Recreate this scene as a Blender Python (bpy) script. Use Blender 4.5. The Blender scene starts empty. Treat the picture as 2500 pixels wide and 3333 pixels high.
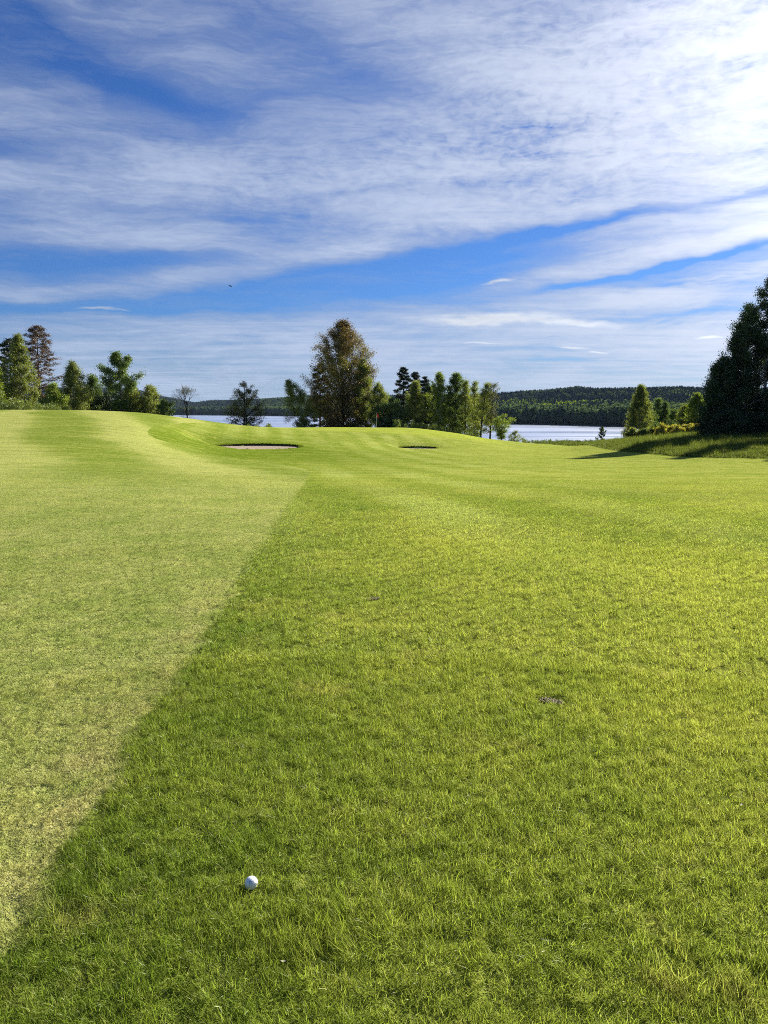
import bpy, math
import numpy as np
from mathutils import Vector, Euler, Matrix

# ------------------------------------------------------------------ camera
sc = bpy.context.scene
COL = sc.collection
EYE = 1.54
FPX = 2471.0                       # focal length in photo pixels (photo is 2500 x 3333)
PITCH = math.radians(7.79)
cam_d = bpy.data.cameras.new("camera")
cam_d.sensor_fit = 'VERTICAL'
cam_d.sensor_height = 24.0
cam_d.lens = 24.0 * FPX / 3333.0
cam_d.clip_start = 0.05
cam_d.clip_end = 30000.0
cam = bpy.data.objects.new("camera", cam_d)
cam.location = (0, 0, EYE)
cam.rotation_euler = (math.pi / 2 - PITCH, 0, 0)
COL.objects.link(cam)
sc.camera = cam

SUN_AZ, SUN_EL = 46.0, 25.0        # degrees right of straight ahead, degrees up
EXPOSURE = 1.33
SKY_STRENGTH = 0.051
SUN_STRENGTH = 5.0
sc.view_settings.view_transform = 'Standard'
sc.view_settings.look = 'None'
sc.view_settings.gamma = 1.0
sc.view_settings.exposure = EXPOSURE
sc.cycles.max_bounces = 6
sc.cycles.diffuse_bounces = 3
sc.cycles.glossy_bounces = 2
sc.cycles.transmission_bounces = 3
sc.cycles.volume_bounces = 0
sc.cycles.sample_clamp_direct = 2.0
sc.cycles.sample_clamp_indirect = 2.0
sc.cycles.transparent_max_bounces = 8
sc.cycles.use_denoising = False
sc.cycles.pixel_filter_type = 'BLACKMAN_HARRIS'
sc.cycles.filter_width = 1.0


# ------------------------------------------------------------------ node helpers
class NT:
    def __init__(self, tree):
        self.t = tree

    def n(self, kind, **kw):
        nd = self.t.nodes.new(kind)
        for k, v in kw.items():
            setattr(nd, k, v)
        return nd

    def set(self, sock, v):
        if v is None:
            return
        if hasattr(v, 'is_output') or isinstance(v, bpy.types.NodeSocket):
            self.t.links.new(v, sock)
        else:
            sock.default_value = v

    def m(self, op, a, b=None, c=None, clamp=False):
        nd = self.n('ShaderNodeMath', operation=op)
        nd.use_clamp = clamp
        self.set(nd.inputs[0], a)
        if b is not None:
            self.set(nd.inputs[1], b)
        if c is not None:
            self.set(nd.inputs[2], c)
        return nd.outputs[0]

    def vm(self, op, a, b=None):
        nd = self.n('ShaderNodeVectorMath', operation=op)
        self.set(nd.inputs[0], a)
        if b is not None:
            self.set(nd.inputs[1], b)
        return nd.outputs['Value'] if op in ('DOT_PRODUCT', 'LENGTH', 'DISTANCE') else nd.outputs['Vector']

    def mix(self, f, a, b, blend='MIX'):
        nd = self.n('ShaderNodeMix', data_type='RGBA', blend_type=blend)
        nd.clamp_factor = True
        self.set(nd.inputs[0], f)
        for s, v in ((nd.inputs[6], a), (nd.inputs[7], b)):
            if isinstance(v, (tuple, list)):
                v = tuple(v) + ((1.0,) if len(v) == 3 else ())
            self.set(s, v)
        return nd.outputs[2]

    def noise(self, vec, scale, detail=3.0, rough=0.55, dist=0.0, out='Fac'):
        nd = self.n('ShaderNodeTexNoise')
        if vec is not None:
            self.set(nd.inputs['Vector'], vec)
        nd.inputs['Scale'].default_value = scale
        nd.inputs['Detail'].default_value = detail
        nd.inputs['Roughness'].default_value = rough
        nd.inputs['Distortion'].default_value = dist
        return nd.outputs[out]

    def mapping(self, vec, loc=(0, 0, 0), rot=(0, 0, 0), scale=(1, 1, 1)):
        nd = self.n('ShaderNodeMapping')
        self.set(nd.inputs[0], vec)
        nd.inputs[1].default_value = loc
        nd.inputs[2].default_value = rot
        nd.inputs[3].default_value = scale
        return nd.outputs[0]

    def rng(self, v, a, b, c=0.0, d=1.0, smooth=False):
        nd = self.n('ShaderNodeMapRange')
        nd.interpolation_type = 'SMOOTHSTEP' if smooth else 'LINEAR'
        nd.clamp = True
        self.set(nd.inputs[0], v)
        for i, x in enumerate((a, b, c, d)):
            nd.inputs[i + 1].default_value = x
        return nd.outputs[0]

    def xyz(self, v):
        nd = self.n('ShaderNodeSeparateXYZ')
        self.set(nd.inputs[0], v)
        return nd.outputs[0], nd.outputs[1], nd.outputs[2]

    def comb(self, x, y, z):
        nd = self.n('ShaderNodeCombineXYZ')
        for s, v in zip(nd.inputs, (x, y, z)):
            self.set(s, v)
        return nd.outputs[0]

    def attr(self, name, kind='GEOMETRY', out='Fac'):
        nd = self.n('ShaderNodeAttribute', attribute_name=name, attribute_type=kind)
        return nd.outputs[out]


def material(name):
    m = bpy.data.materials.new(name)
    m.use_nodes = True
    m.node_tree.nodes.clear()
    t = NT(m.node_tree)
    out = t.n('ShaderNodeOutputMaterial')
    return m, t, out


# ------------------------------------------------------------------ world: daylight sky with cirrus and altocumulus
world = bpy.data.worlds.new("World")
sc.world = world
world.use_nodes = True
world.node_tree.nodes.clear()
W = NT(world.node_tree)
wout = W.n('ShaderNodeOutputWorld')
wbg = W.n('ShaderNodeBackground')
wbg.inputs['Strength'].default_value = SKY_STRENGTH
W.t.links.new(wbg.outputs[0], wout.inputs[0])
sky = W.n('ShaderNodeTexSky', sky_type='NISHITA')
sky.sun_disc = False
sky.sun_elevation = math.radians(SUN_EL)
sky.sun_rotation = math.radians(SUN_AZ)
sky.altitude = 100
sky.air_density = 1.0
sky.dust_density = 0.3
sky.ozone_density = 3.0
wdir = W.n('ShaderNodeTexCoord').outputs['Generated']
dx, dy, dz = W.xyz(wdir)
# azimuth (deg right of ahead) and elevation (deg)
az = W.m('MULTIPLY', W.m('ARCTAN2', dx, dy), 57.29578)
el = W.m('MULTIPLY', W.m('ARCSINE', dz), 57.29578)
dzc = W.m('MAXIMUM', W.m('ADD', dz, 0.035), 0.02)
px_ = W.m('DIVIDE', dx, dzc)
py_ = W.m('DIVIDE', dy, dzc)
plane = W.comb(px_, py_, 0.0)


def px2ae(X, Y):
    a = (X - 1250.0) / FPX
    b = (1666.5 - Y) / FPX
    v = np.array([a, math.cos(PITCH) + b * math.sin(PITCH), -math.sin(PITCH) + b * math.cos(PITCH)])
    v /= np.linalg.norm(v)
    return math.degrees(math.atan2(v[0], v[1])), math.degrees(math.asin(v[2]))


# domain warp in angular space so every band gets feathery edges
ae = W.comb(az, el, 0.0)
warpc = W.n('ShaderNodeTexNoise')
W.set(warpc.inputs['Vector'], W.mapping(ae, scale=(0.10, 0.26, 1)))
warpc.inputs['Scale'].default_value = 1.0
warpc.inputs['Detail'].default_value = 4.0
warpc.inputs['Roughness'].default_value = 0.6
wv = W.vm('SUBTRACT', warpc.outputs['Color'], (0.5, 0.5, 0.5))
wv = W.vm('MULTIPLY', wv, (7.0, 2.2, 0.0))
aew = W.vm('ADD', ae, wv)


def blob(X, Y, sx, sy, rot, amp, power=2.0):
    """soft elongated cloud patch centred on a sky direction; sizes and slope in degrees"""
    a0, e0 = px2ae(X, Y)
    v = W.vm('SUBTRACT', aew, (a0, e0, 0.0))
    c, s = math.cos(math.radians(rot)), math.sin(math.radians(rot))
    u = W.m('MULTIPLY', W.vm('DOT_PRODUCT', v, (c, s, 0)), 1.0 / sx)
    w = W.m('MULTIPLY', W.vm('DOT_PRODUCT', v, (-s, c, 0)), 1.0 / sy)
    d2 = W.m('ADD', W.m('MULTIPLY', u, u), W.m('MULTIPLY', w, w))
    return W.m('MULTIPLY', W.m('EXPONENT', W.m('MULTIPLY', d2, -1.0)), amp)


def addall(lst):
    r = lst[0]
    for k in lst[1:]:
        r = W.m('ADD', r, k)
    return r


BLOBS = [
    # X, Y, half length, half thickness, slope, amount
    (-100, 600, 14, 3.6, -2, 0.60), (500, 590, 13, 3.2, -4, 0.55), (1150, 620, 13, 3.2, 0, 0.55),
    (1900, 330, 14, 7.5, 6, 1.05), (2400, 250, 9, 9.0, 0, 0.8), (1550, 500, 11, 4.0, 4, 0.40),
    (480, 120, 8, 1.5, -14, 0.55), (900, 200, 12, 1.3, -17, 0.34), (200, 390, 9, 1.3, -5, 0.45), (1350, 60, 12, 2.5, -10, 0.45), (120, 200, 6, 1.2, -10, 0.30),
    (150, 735, 20, 0.9, 1, 0.42), (1100, 800, 8, 0.9, 8, 0.62), (1500, 735, 10, 1.0, 8, 0.50), (700, 800, 8, 0.5, 0, 0.35),
    (2180, 812, 9.5, 0.62, 8, 1.75), (2450, 770, 5, 0.55, 7, 1.0), (2400, 895, 11, 0.62, 7, 1.2), (2150, 955, 14, 1.0, 3, 0.85),
    (150, 955, 12, 0.7, 7, 0.62), (800, 870, 10, 0.6, 8, 0.45), (1500, 880, 9, 0.35, 7, 0.30),
    (900, 1110, 18, 1.7, 1, 0.95), (1700, 1120, 18, 2.2, 0, 1.15), (2500, 1100, 12, 2.5, 0, 1.1), (100, 1120, 9, 1.4, 0, 0.50), (1250, 1250, 45, 1.9, 0, 1.25),
    (2000, 560, 12, 2.2, 2, 0.45), (2450, 690, 9, 1.1, 6, 0.75), (2350, 560, 7, 0.3, -12, 0.5),
    # openings of plain blue
    (0, 60, 6, 1.8, -20, -0.6), (330, 275, 9, 0.9, -6, -0.5), (1150, 270, 12, 1.5, -12, -0.30), (0, 480, 6, 0.7, 6, -0.5), (180, 235, 9, 1.2, -8, 0.30),
    (100, 835, 15, 0.9, 3, -0.45), (1450, 855, 12, 1.0, 7, -0.55), (1050, 945, 14, 1.0, 5, -0.55), (1900, 727, 13, 0.42, 7, -1.0),
    (2150, 868, 8, 0.22, 8, -1.2), (2150, 1025, 9, 0.25, 1, -0.9), (300, 1005, 12, 0.6, 4, -0.50), (1500, 610, 9, 0.5, 4, -0.45), (2300, 520, 8, .4, 8, -.35), (700, 700, 9, .35, -2, -.3),
]
cover = addall([blob(*b) for b in BLOBS])
# fibres: long streaks in the cirrus sheet, seen in perspective, plus streaks in angular space
fib1 = W.noise(W.mapping(plane, rot=(0, 0, math.radians(28)), scale=(0.50, 1.9, 1)), 1.0, 8.0, 0.60, 0.6)
fib2 = W.noise(W.mapping(aew, rot=(0, 0, math.radians(-6)), scale=(0.085, 0.42, 1)), 1.0, 8.0, 0.60, 0.5)
# ridged fibres: thin bright threads
thr = W.noise(W.mapping(aew, rot=(0, 0, math.radians(-13)), scale=(0.14, 1.15, 1)), 1.0, 5.0, 0.62, 1.1)
thr = W.m('SUBTRACT', 1.0, W.m('ABSOLUTE', W.m('SUBTRACT', W.m('MULTIPLY', thr, 2.0), 1.0)))
thr = W.m('POWER', thr, 5.0)
fine = W.noise(W.mapping(ae, rot=(0, 0, math.radians(-12)), scale=(0.9, 3.2, 1)), 1.0, 5.0, 0.65, 0.3)
# mottled altocumulus ripples
mott = W.noise(W.mapping(ae, rot=(0, 0, math.radians(10)), scale=(0.95, 1.7, 1)), 1.0, 4.0, 0.58, 0.5)
mmask = addall([blob(1950, 300, 14, 8.0, 5, 1.0), blob(900, 560, 15, 3.4, 0, 0.6)])
fsum = W.m('ADD', W.m('MULTIPLY', W.m('SUBTRACT', fib1, 0.5), 1.0), W.m('MULTIPLY', W.m('SUBTRACT', fib2, 0.5), 1.5))
fsum = W.m('ADD', fsum, W.m('MULTIPLY', W.m('SUBTRACT', thr, 0.35), 0.16))
fsum = W.m('ADD', fsum, W.m('MULTIPLY', W.m('SUBTRACT', fine, 0.5), 0.16))
mterm = W.m('MULTIPLY', W.m('MULTIPLY', W.m('SUBTRACT', mott, 0.44), 2.1), mmask)
cov = W.m('MULTIPLY', W.m('ADD', cover, 0.12), 0.54)
mod = W.m('ADD', 0.92, W.m('MULTIPLY', fsum, 1.9))
cov = W.m('MULTIPLY', W.m('MAXIMUM', cov, 0.0), W.m('MAXIMUM', W.m('ADD', mod, mterm), 0.05))
cov = W.m('ADD', cov, W.m('MULTIPLY', W.m('MAXIMUM', W.m('ADD', fsum, -0.02), 0.0), 0.34))
cov = W.m('SUBTRACT', 1.0, W.m('EXPONENT', W.m('MULTIPLY', cov, -1.8)))   # optical depth to opacity
# small dense lens-shaped clouds low in the sky (crisper edge)
LENS = [(1560, 1035, 4.6, 0.42, 1, 1.5), (1850, 1052, 3.8, 0.30, -2, 1.4), (1845, 1141, 1.3, 0.10, 0, 1.5), (2340, 1098, 1.1, 0.09, 0, 1.6),
        (1565, 1118, 1.2, 0.09, 0, 1.1), (360, 1012, 1.3, 0.16, 0, 0.9), (1625, 915, 1.3, 0.15, 3, 1.1), (1930, 1152, .7, .06, 0, 1.3)]
lens = addall([blob(*b) for b in LENS])
lens = W.m('SUBTRACT', W.m('MULTIPLY', lens, W.m('ADD', W.m('MULTIPLY', fine, 1.2), 0.45)), 0.28)
lens = W.m('MULTIPLY', W.m('MAXIMUM', lens, 0.0), 0.95, clamp=True)
# angle to the sun drives how bright thin cloud is
sv = (math.sin(math.radians(SUN_AZ)) * math.cos(math.radians(SUN_EL)),
      math.cos(math.radians(SUN_AZ)) * math.cos(math.radians(SUN_EL)), math.sin(math.radians(SUN_EL)))
cosg = W.m('MAXIMUM', W.vm('DOT_PRODUCT', wdir, sv), 0.0)
fwd = W.m('POWER', cosg, 7.0)
aur = W.m('POWER', cosg, 26.0)
cl_v = W.m('ADD', W.m('ADD', 3.0, W.m('MULTIPLY', W.m('MULTIPLY', cov, cov), 1.5)), W.m('ADD', W.m('MULTIPLY', fwd, 2.7), W.m('MULTIPLY', aur, 16.0)))
cl_c = W.n('ShaderNodeVectorMath', operation='SCALE')
cl_c.inputs[0].default_value = (0.93, 1.10, 1.46)
W.set(cl_c.inputs['Scale'], cl_v)
W.set(cl_c.inputs[0], W.mix(W.m('MULTIPLY', fwd, 1.5, clamp=True), (0.93, 1.10, 1.46), (1.10, 1.13, 1.24)))
lens_c = W.n('ShaderNodeVectorMath', operation='SCALE')
lens_c.inputs[0].default_value = (1.22, 1.32, 1.50)
W.set(lens_c.inputs['Scale'], W.m('MULTIPLY', cl_v, 1.12))
skyc = W.mix(1.0, sky.outputs[0], (0.262, 0.465, 0.84), 'MULTIPLY')
# keep clear sky from whitening toward the horizon as strongly as the model does
skyc = W.mix(cov, skyc, cl_c.outputs[0])
skyc = W.mix(lens, skyc, lens_c.outputs[0])
W.set(wbg.inputs['Color'], skyc)

# ------------------------------------------------------------------ sun
sun_d = bpy.data.lights.new("sun", 'SUN')
sun_d.energy = SUN_STRENGTH
sun_d.angle = math.radians(0.6)
sun_d.color = (1.0, 0.94, 0.83)
sun = bpy.data.objects.new("sun", sun_d)
sun.rotation_euler = Vector(sv).to_track_quat('Z', 'Y').to_euler()
sun.location = (40, 40, 60)
COL.objects.link(sun)


# ------------------------------------------------------------------ tagging and mesh helpers
def tag(o, label=None, cat=None, group=None, kind=None):
    if label:
        o['label'] = label
    if cat:
        o['category'] = cat
    if group:
        o['group'] = group
    if kind:
        o['kind'] = kind
    return o


def link(o, parent=None):
    COL.objects.link(o)
    if parent is not None:
        o.parent = parent
    return o


def mesh_np(name, V, Q, mat=None, fattr=None, vattr=None, smooth=False):
    """V (n,3), Q (m,4) quads -> mesh; fattr / vattr: dict name -> float array"""
    me = bpy.data.meshes.new(name)
    V = np.ascontiguousarray(V, dtype=np.float32)
    Q = np.ascontiguousarray(Q, dtype=np.int32)
    k = Q.shape[1]
    me.vertices.add(len(V))
    me.vertices.foreach_set('co', V.ravel())
    me.loops.add(Q.size)
    me.loops.foreach_set('vertex_index', Q.ravel())
    me.polygons.add(len(Q))
    me.polygons.foreach_set('loop_start', np.arange(0, Q.size, k, dtype=np.int32))
    me.update(calc_edges=True)
    for d, dom in ((fattr, 'FACE'), (vattr, 'POINT')):
        for nm, arr in (d or {}).items():
            a = me.attributes.new(nm, 'FLOAT', dom)
            a.data.foreach_set('value', np.ascontiguousarray(arr, dtype=np.float32))
    if smooth:
        me.polygons.foreach_set('use_smooth', np.ones(len(Q), dtype=bool))
    if mat:
        me.materials.append(mat)
    return me


def new_obj(name, me, parent=None, loc=None):
    o = bpy.data.objects.new(name, me)
    if loc is not None:
        o.location = loc
    return link(o, parent)


class MB:
    """collects tubes and other pieces as quads"""

    def __init__(self):
        self.V, self.Q, self.n = [], [], 0

    def add(self, V, Q):
        self.V.append(np.asarray(V, float))
        self.Q.append(np.asarray(Q, int) + self.n)
        self.n += len(V)

    def tube(self, P, R, k=6, cap=True):
        P = np.asarray(P, float)
        R = np.asarray(R, float)
        T = np.gradient(P, axis=0)
        T /= np.linalg.norm(T, axis=1)[:, None] + 1e-9
        ref = np.array([0.31, 0.95, 0.05]) if abs(T[0][2]) > 0.7 else np.array([0.0, 0.0, 1.0])
        A = np.cross(T, ref)
        A /= np.linalg.norm(A, axis=1)[:, None] + 1e-9
        B = np.cross(T, A)
        th = np.arange(k) * 2 * math.pi / k
        V = P[:, None, :] + R[:, None, None] * (np.cos(th)[None, :, None] * A[:, None, :] + np.sin(th)[None, :, None] * B[:, None, :])
        m = len(P)
        V = V.reshape(-1, 3)
        Q = []
        for i in range(m - 1):
            for j in range(k):
                a = i * k + j
                b = i * k + (j + 1) % k
                Q.append((a, b, b + k, a + k))
        if cap:
            c0 = len(V)
            V = np.vstack([V, P[-1] + T[-1] * R[-1] * 0.3])
            for j in range(0, k, 1):
                a = (m - 1) * k + j
                b = (m - 1) * k + (j + 1) % k
                Q.append((a, b, c0, c0))
            Q = [q for q in Q if q[2] != q[3]] + []
            # close the end with quads across the ring instead of triangles
            e = (m - 1) * k
            for j in range(0, k // 2 - 1):
                Q.append((e + j, e + j + 1, e + k - 2 - j, e + k - 1 - j))
        self.add(V, Q)

    def mesh(self, name, mat, smooth=True):
        V = np.vstack(self.V)
        Q = np.vstack(self.Q)
        return mesh_np(name, V, Q, mat, smooth=smooth)


def smooth01(x):
    x = np.clip(x, 0, 1)
    return x * x * (3 - 2 * x)


# ------------------------------------------------------------------ terrain
CP, SP = math.cos(PITCH), math.sin(PITCH)


def ray(X, Y):
    a = (X - 1250.0) / FPX
    b = (1666.5 - Y) / FPX
    return np.array([a, CP + b * SP, -SP + b * CP])


def at(X, Y, D):
    r = ray(X, Y)
    return np.array([0, 0, EYE]) + r * (D / r[1])


CTRL = {
    # column (photo x): list of (photo y, forward distance m) the surface passes through
    -500: [(1600, 15), (1500, 31), (1400, 48), (1345, 64), (1322, 80)],
    0: [(1600, 15.8), (1500, 32), (1450, 42), (1400, 52), (1360, 64), (1336, 80)],
    250: [(1600, 15.8), (1500, 33), (1450, 43.5), (1400, 54), (1360, 66), (1335, 83)],
    480: [(1600, 16), (1500, 36), (1450, 48), (1400, 60), (1365, 73), (1345, 87)],
    650: [(1600, 16.5), (1500, 39), (1460, 55), (1420, 68), (1385, 78), (1366, 92)],
    830: [(1600, 17.5), (1500, 45), (1470, 60), (1462, 65), (1441, 71.5), (1410, 80), (1388, 99)],
    1000: [(1600, 18.5), (1500, 49), (1465, 66), (1440, 76), (1410, 88), (1392, 106)],
    1250: [(1600, 18.5), (1550, 30), (1500, 51), (1470, 70), (1445, 84), (1410, 94), (1392.5, 112)],
    1370: [(1550, 30), (1500, 52), (1470, 73), (1460, 82), (1448, 85.5), (1420, 94), (1396, 110)],
    1500: [(1600, 18.5), (1550, 30), (1500, 52), (1470, 75), (1440, 92), (1412, 108)],
    1650: [(1550, 30), (1500, 52), (1470, 78), (1450, 98), (1434, 116)],
    1850: [(1600, 18.5), (1550, 31), (1500, 53), (1470, 82), (1452, 112), (1444, 136)],
    1970: [(1500, 54), (1470, 72), (1448, 92), (1440, 108)],
    2200: [(1600, 18.5), (1550, 31), (1490, 56), (1455, 68), (1432, 82), (1420, 98)],
    2500: [(1600, 18.5), (1550, 31), (1492, 54), (1450, 65), (1425, 76), (1414, 90)],
    3000: [(1600, 18.5), (1550, 31), (1490, 52), (1440, 68), (1415, 84)],
}
AFTER = {-500: (120, 0.6, 160, -3), 0: (115, 0.0, 150, -4), 250: (115, -0.2, 150, -4.5), 480: (115, -1.0, 150, -5), 650: (120, -2.0, 150, -6),
         830: (125, -2.6, 150, -6), 1000: (132, -2.7, 155, -6.5), 1250: (135, -2.6, 160, -6.5), 1370: (135, -3.0, 160, -7),
         1500: (130, -3.9, 160, -7.5), 1650: (140, -5.6, 165, -8.5), 1850: (165, -7.6, 190, -10.5), 1970: (135, -5.2, 165, -8),
         2200: (125, -3.3, 160, -7), 2500: (120, -2.4, 160, -5.5), 3000: (120, -2.0, 170, -5)}


def q_of(x, y):
    azm = np.degrees(np.arctan2(x, y))
    azm = np.clip(azm, -36, 36)
    r = np.hypot(x, y)
    return np.stack([azm / 13.0, np.log(np.maximum(r, 1.0)) * 1.25], -1)


_cp, _cz = [], []
for X, lst in CTRL.items():
    a = (X - 1250.0) / FPX
    for (Y, D) in lst:
        p = at(X, Y, D)
        _cp.append((p[0], p[1]))
        _cz.append(p[2])
    y1, z1, y2, z2 = AFTER[X]
    for (yy, zz) in ((y1, z1), (y2, z2)):
        _cp.append((at(X, 1328, yy)[0], yy))
        _cz.append(zz)
for azd in (-36, -18, 0, 18, 36):
    for r in (1.0, 2.5, 5.0, 8.0):
        _cp.append((r * math.sin(math.radians(azd)), r * math.cos(math.radians(azd))))
        _cz.append(-0.02 if r > 7 else 0.0)
_cp = np.array(_cp)
_cz = np.array(_cz)
_Q = q_of(_cp[:, 0], _cp[:, 1])


def _tps(d2):
    return 0.5 * d2 * np.log(d2 + 1e-12)


_n = len(_Q)
_d2 = ((_Q[:, None, :] - _Q[None, :, :]) ** 2).sum(-1)
_A = np.zeros((_n + 3, _n + 3))
_A[:_n, :_n] = _tps(_d2) + np.eye(_n) * 0.0015
_A[:_n, _n] = 1
_A[:_n, _n + 1:] = _Q
_A[_n, :_n] = 1
_A[_n + 1:, :_n] = _Q.T
_w = np.linalg.solve(_A, np.concatenate([_cz, np.zeros(3)]))

LAKE_Z = -13.5
SH_X = np.array([-1500, 0, 560, 950, 1300, 1665, 2035, 2500, 4000.])
SH_Y = np.array([1348, 1348, 1349.6, 1353.5, 1362, 1378.5, 1388, 1394, 1396.])
SH_D = (EYE - LAKE_Z) * FPX / (SH_Y - 1328.0)
SK_X = np.array([-1500, 0, 450, 540, 640, 700, 800, 900, 1000, 1280, 1500, 1620, 1700, 1800, 1870, 1930, 2000, 2100, 2200, 2300, 2500, 4000.])
SK_Y = np.array([1250, 1258, 1264, 1290, 1312, 1304, 1300, 1294, 1288, 1287, 1284, 1281, 1274, 1270, 1264, 1269, 1266, 1261, 1258, 1264, 1262, 1250.])
FAR_W = 620.0


def shore_d(a):
    return np.interp(a * FPX + 1250.0, SH_X, SH_D)


def ridge_z(a):
    X = a * FPX + 1250.0
    d = shore_d(a) + FAR_W
    return EYE + (1328.0 - np.interp(X, SK_X, SK_Y)) / FPX * d - 9.0


# bunkers: centre x, y, half length, half width, rotation, sand height at front, at back
BUNK = []


def bunk_coords(b, x, y):
    c, s = math.cos(b['rot']), math.sin(b['rot'])
    u = (x - b['x']) * c + (y - b['y']) * s
    v = -(x - b['x']) * s + (y - b['y']) * c
    return u / b['hu'], v / b['hv']


def ground_base(x, y):
    x = np.asarray(x, float)
    y = np.asarray(y, float)
    shp = x.shape
    x = x.ravel()
    y = y.ravel()
    z = np.empty(len(x))
    for i in range(0, len(x), 20000):
        xs, ys = x[i:i + 20000], y[i:i + 20000]
        q = q_of(xs, ys)
        K = _tps(((q[:, None, :] - _Q[None]) ** 2).sum(-1))
        z[i:i + 20000] = K @ _w[:_n] + _w[_n] + q @ _w[_n + 1:]
    r = np.hypot(x, y)
    z *= smooth01((r - 0.6) / 6.0)
    z = z + (-20.0 - z) * smooth01((r - 150) / 110.0)
    # far shore and wooded hills
    a = np.where(y > 1, x / np.maximum(y, 1), np.sign(x) * 9)
    a = np.clip(a, -1.2, 1.2)
    d = np.where(y > 1, y, 0) - shore_d(a)
    und = 2.0 * np.sin(x * 0.011 + 1.3) * np.sin(y * 0.009) + 1.5 * np.sin(x * 0.027) * np.sin(y * 0.021 + 2)
    far = LAKE_Z - 1.2 + 3.2 * smooth01((d + 6) / 26) + (ridge_z(a) - LAKE_Z - 2.0) * smooth01((d - 15) / (FAR_W - 10)) + und * smooth01(d / 300)
    far = far - 18 * smooth01((d - FAR_W - 250) / 900)
    z = np.where(d > -60, z + (far - z) * smooth01((d + 55) / 45), z)
    # land closes the lake off on both sides
    azd = np.abs(np.degrees(np.arctan2(x, y)))
    z = np.where(azd > 38, z + (-3.0 + und * .3 - z) * smooth01((azd - 38) / 10) * smooth01((r - 150) / 60), z)
    return z.reshape(shp)


def mk_bunker(Xc, hpx, Yf, Df, Yb, Db):
    f = at(Xc, Yf, Df)
    b = at(Xc, Yb, Db)
    c = (f + b) / 2
    d = dict(x=c[0], y=c[1], hu=hpx / FPX * c[1], hv=(b[1] - f[1]) / 2, rot=-math.radians(2), zf=f[2], zb=b[2], lip=0.15)
    BUNK.append(d)
    return d


b1 = mk_bunker(832, 142, 1461.5, 64.5, 1449.5, 71.2)
b2 = mk_bunker(1360, 62, 1460.2, 81.5, 1457.4, 85.6)


def sand_z(b, u, v):
    v = np.clip(v, -1.2, 1.2)
    return b['zf'] - 0.02 + (b['zb'] - b['zf']) * (v + 1) / 2 - 0.10 * np.maximum(0, 1 - u * u - v * v)


def ground_z(x, y):
    x = np.asarray(x, float)
    y = np.asarray(y, float)
    z = ground_base(x, y)
    for b in BUNK:
        u, v = bunk_coords(b, x, y)
        rr = np.hypot(u, v)
        s = sand_z(b, u, v)
        lipH = 0.01 + b['lip'] * smooth01((v + 0.15) / 0.5) * np.sqrt(np.clip(1 - (u / np.maximum(rr, 1.0)) ** 2, 0, 1)) ** 0.7
        wr = np.exp(-((rr - 1.0) / np.where(v > 0, 0.55, 0.40)) ** 2)
        z = np.where(rr >= 0.995, z + (s + lipH - z) * wr, z)
        z = np.where(rr < 0.995, s - 0.12, z)
    return z


def gz(x, y):
    return float(ground_z(np.array([x]), np.array([y]))[0])


def hit(X, Y, dmax=150.0):
    """where the sight line through a photo point meets the ground"""
    r = ray(X, Y)
    ds = np.concatenate([np.geomspace(1.2, 20, 200), np.linspace(20.2, dmax, 900)])
    P = np.array([0, 0, EYE])[None] + r[None] * (ds / r[1])[:, None]
    g = ground_base(P[:, 0], P[:, 1])
    k = np.nonzero(P[:, 2] <= g)[0]
    if len(k) == 0:
        k = [int(np.argmin(P[:, 2] - g))]
    return P[k[0]]


def poly_sd(x, y, poly):
    """signed distance to polygon, negative inside"""
    x = x.ravel()
    y = y.ravel()
    best = np.full(x.shape, 1e9)
    inside = np.zeros(x.shape, bool)
    n = len(poly)
    for i in range(n):
        ax, ay = poly[i]
        bx, by = poly[(i + 1) % n]
        ex, ey = bx - ax, by - ay
        t = np.clip(((x - ax) * ex + (y - ay) * ey) / (ex * ex + ey * ey + 1e-12), 0, 1)
        best = np.minimum(best, np.hypot(x - ax - t * ex, y - ay - t * ey))
        c = ((ay > y) != (by > y)) & (x < (bx - ax) * (y - ay) / (by - ay + 1e-12) + ax)
        inside ^= c
    return np.where(inside, -best, best)


edge_px = [(0, 3100), (124, 2926), (215, 2735), (356, 2586), (464, 2362), (630, 2138), (771, 1898), (870, 1749), (953, 1624), (1008, 1545),
           (1013, 1537), (1003, 1529), (975, 1523), (940, 1517), (870, 1508), (800, 1496), (720, 1483), (640, 1464), (560, 1444), (510, 1428),
           (484, 1415), (480, 1403), (495, 1392), (540, 1383), (600, 1376)]
FAIR = [tuple(hit(*p)[:2]) for p in edge_px]
FAIR = [(FAIR[0][0] - 0.35, 0.6), (-1.8, -3.0)][::-1] + FAIR
FAIR = FAIR + [(FAIR[-1][0] + 3, FAIR[-1][1] + 18), (-20, 118), (-160, 118), (-160, -10)]
ROUGH_PX = [(1800, 1447), (1900, 1449), (1935, 1452), (1965, 1460), (2020, 1469), (2100, 1476), (2200, 1486), (2330, 1491), (2500, 1493)]
ROUGH = [tuple(hit(*p)[:2]) for p in ROUGH_PX]
ROUGH = ROUGH + [(60, 50), (140, 40), (160, 140), (30, 150), (ROUGH[0][0] + 4, ROUGH[0][1] + 30)]

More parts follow.
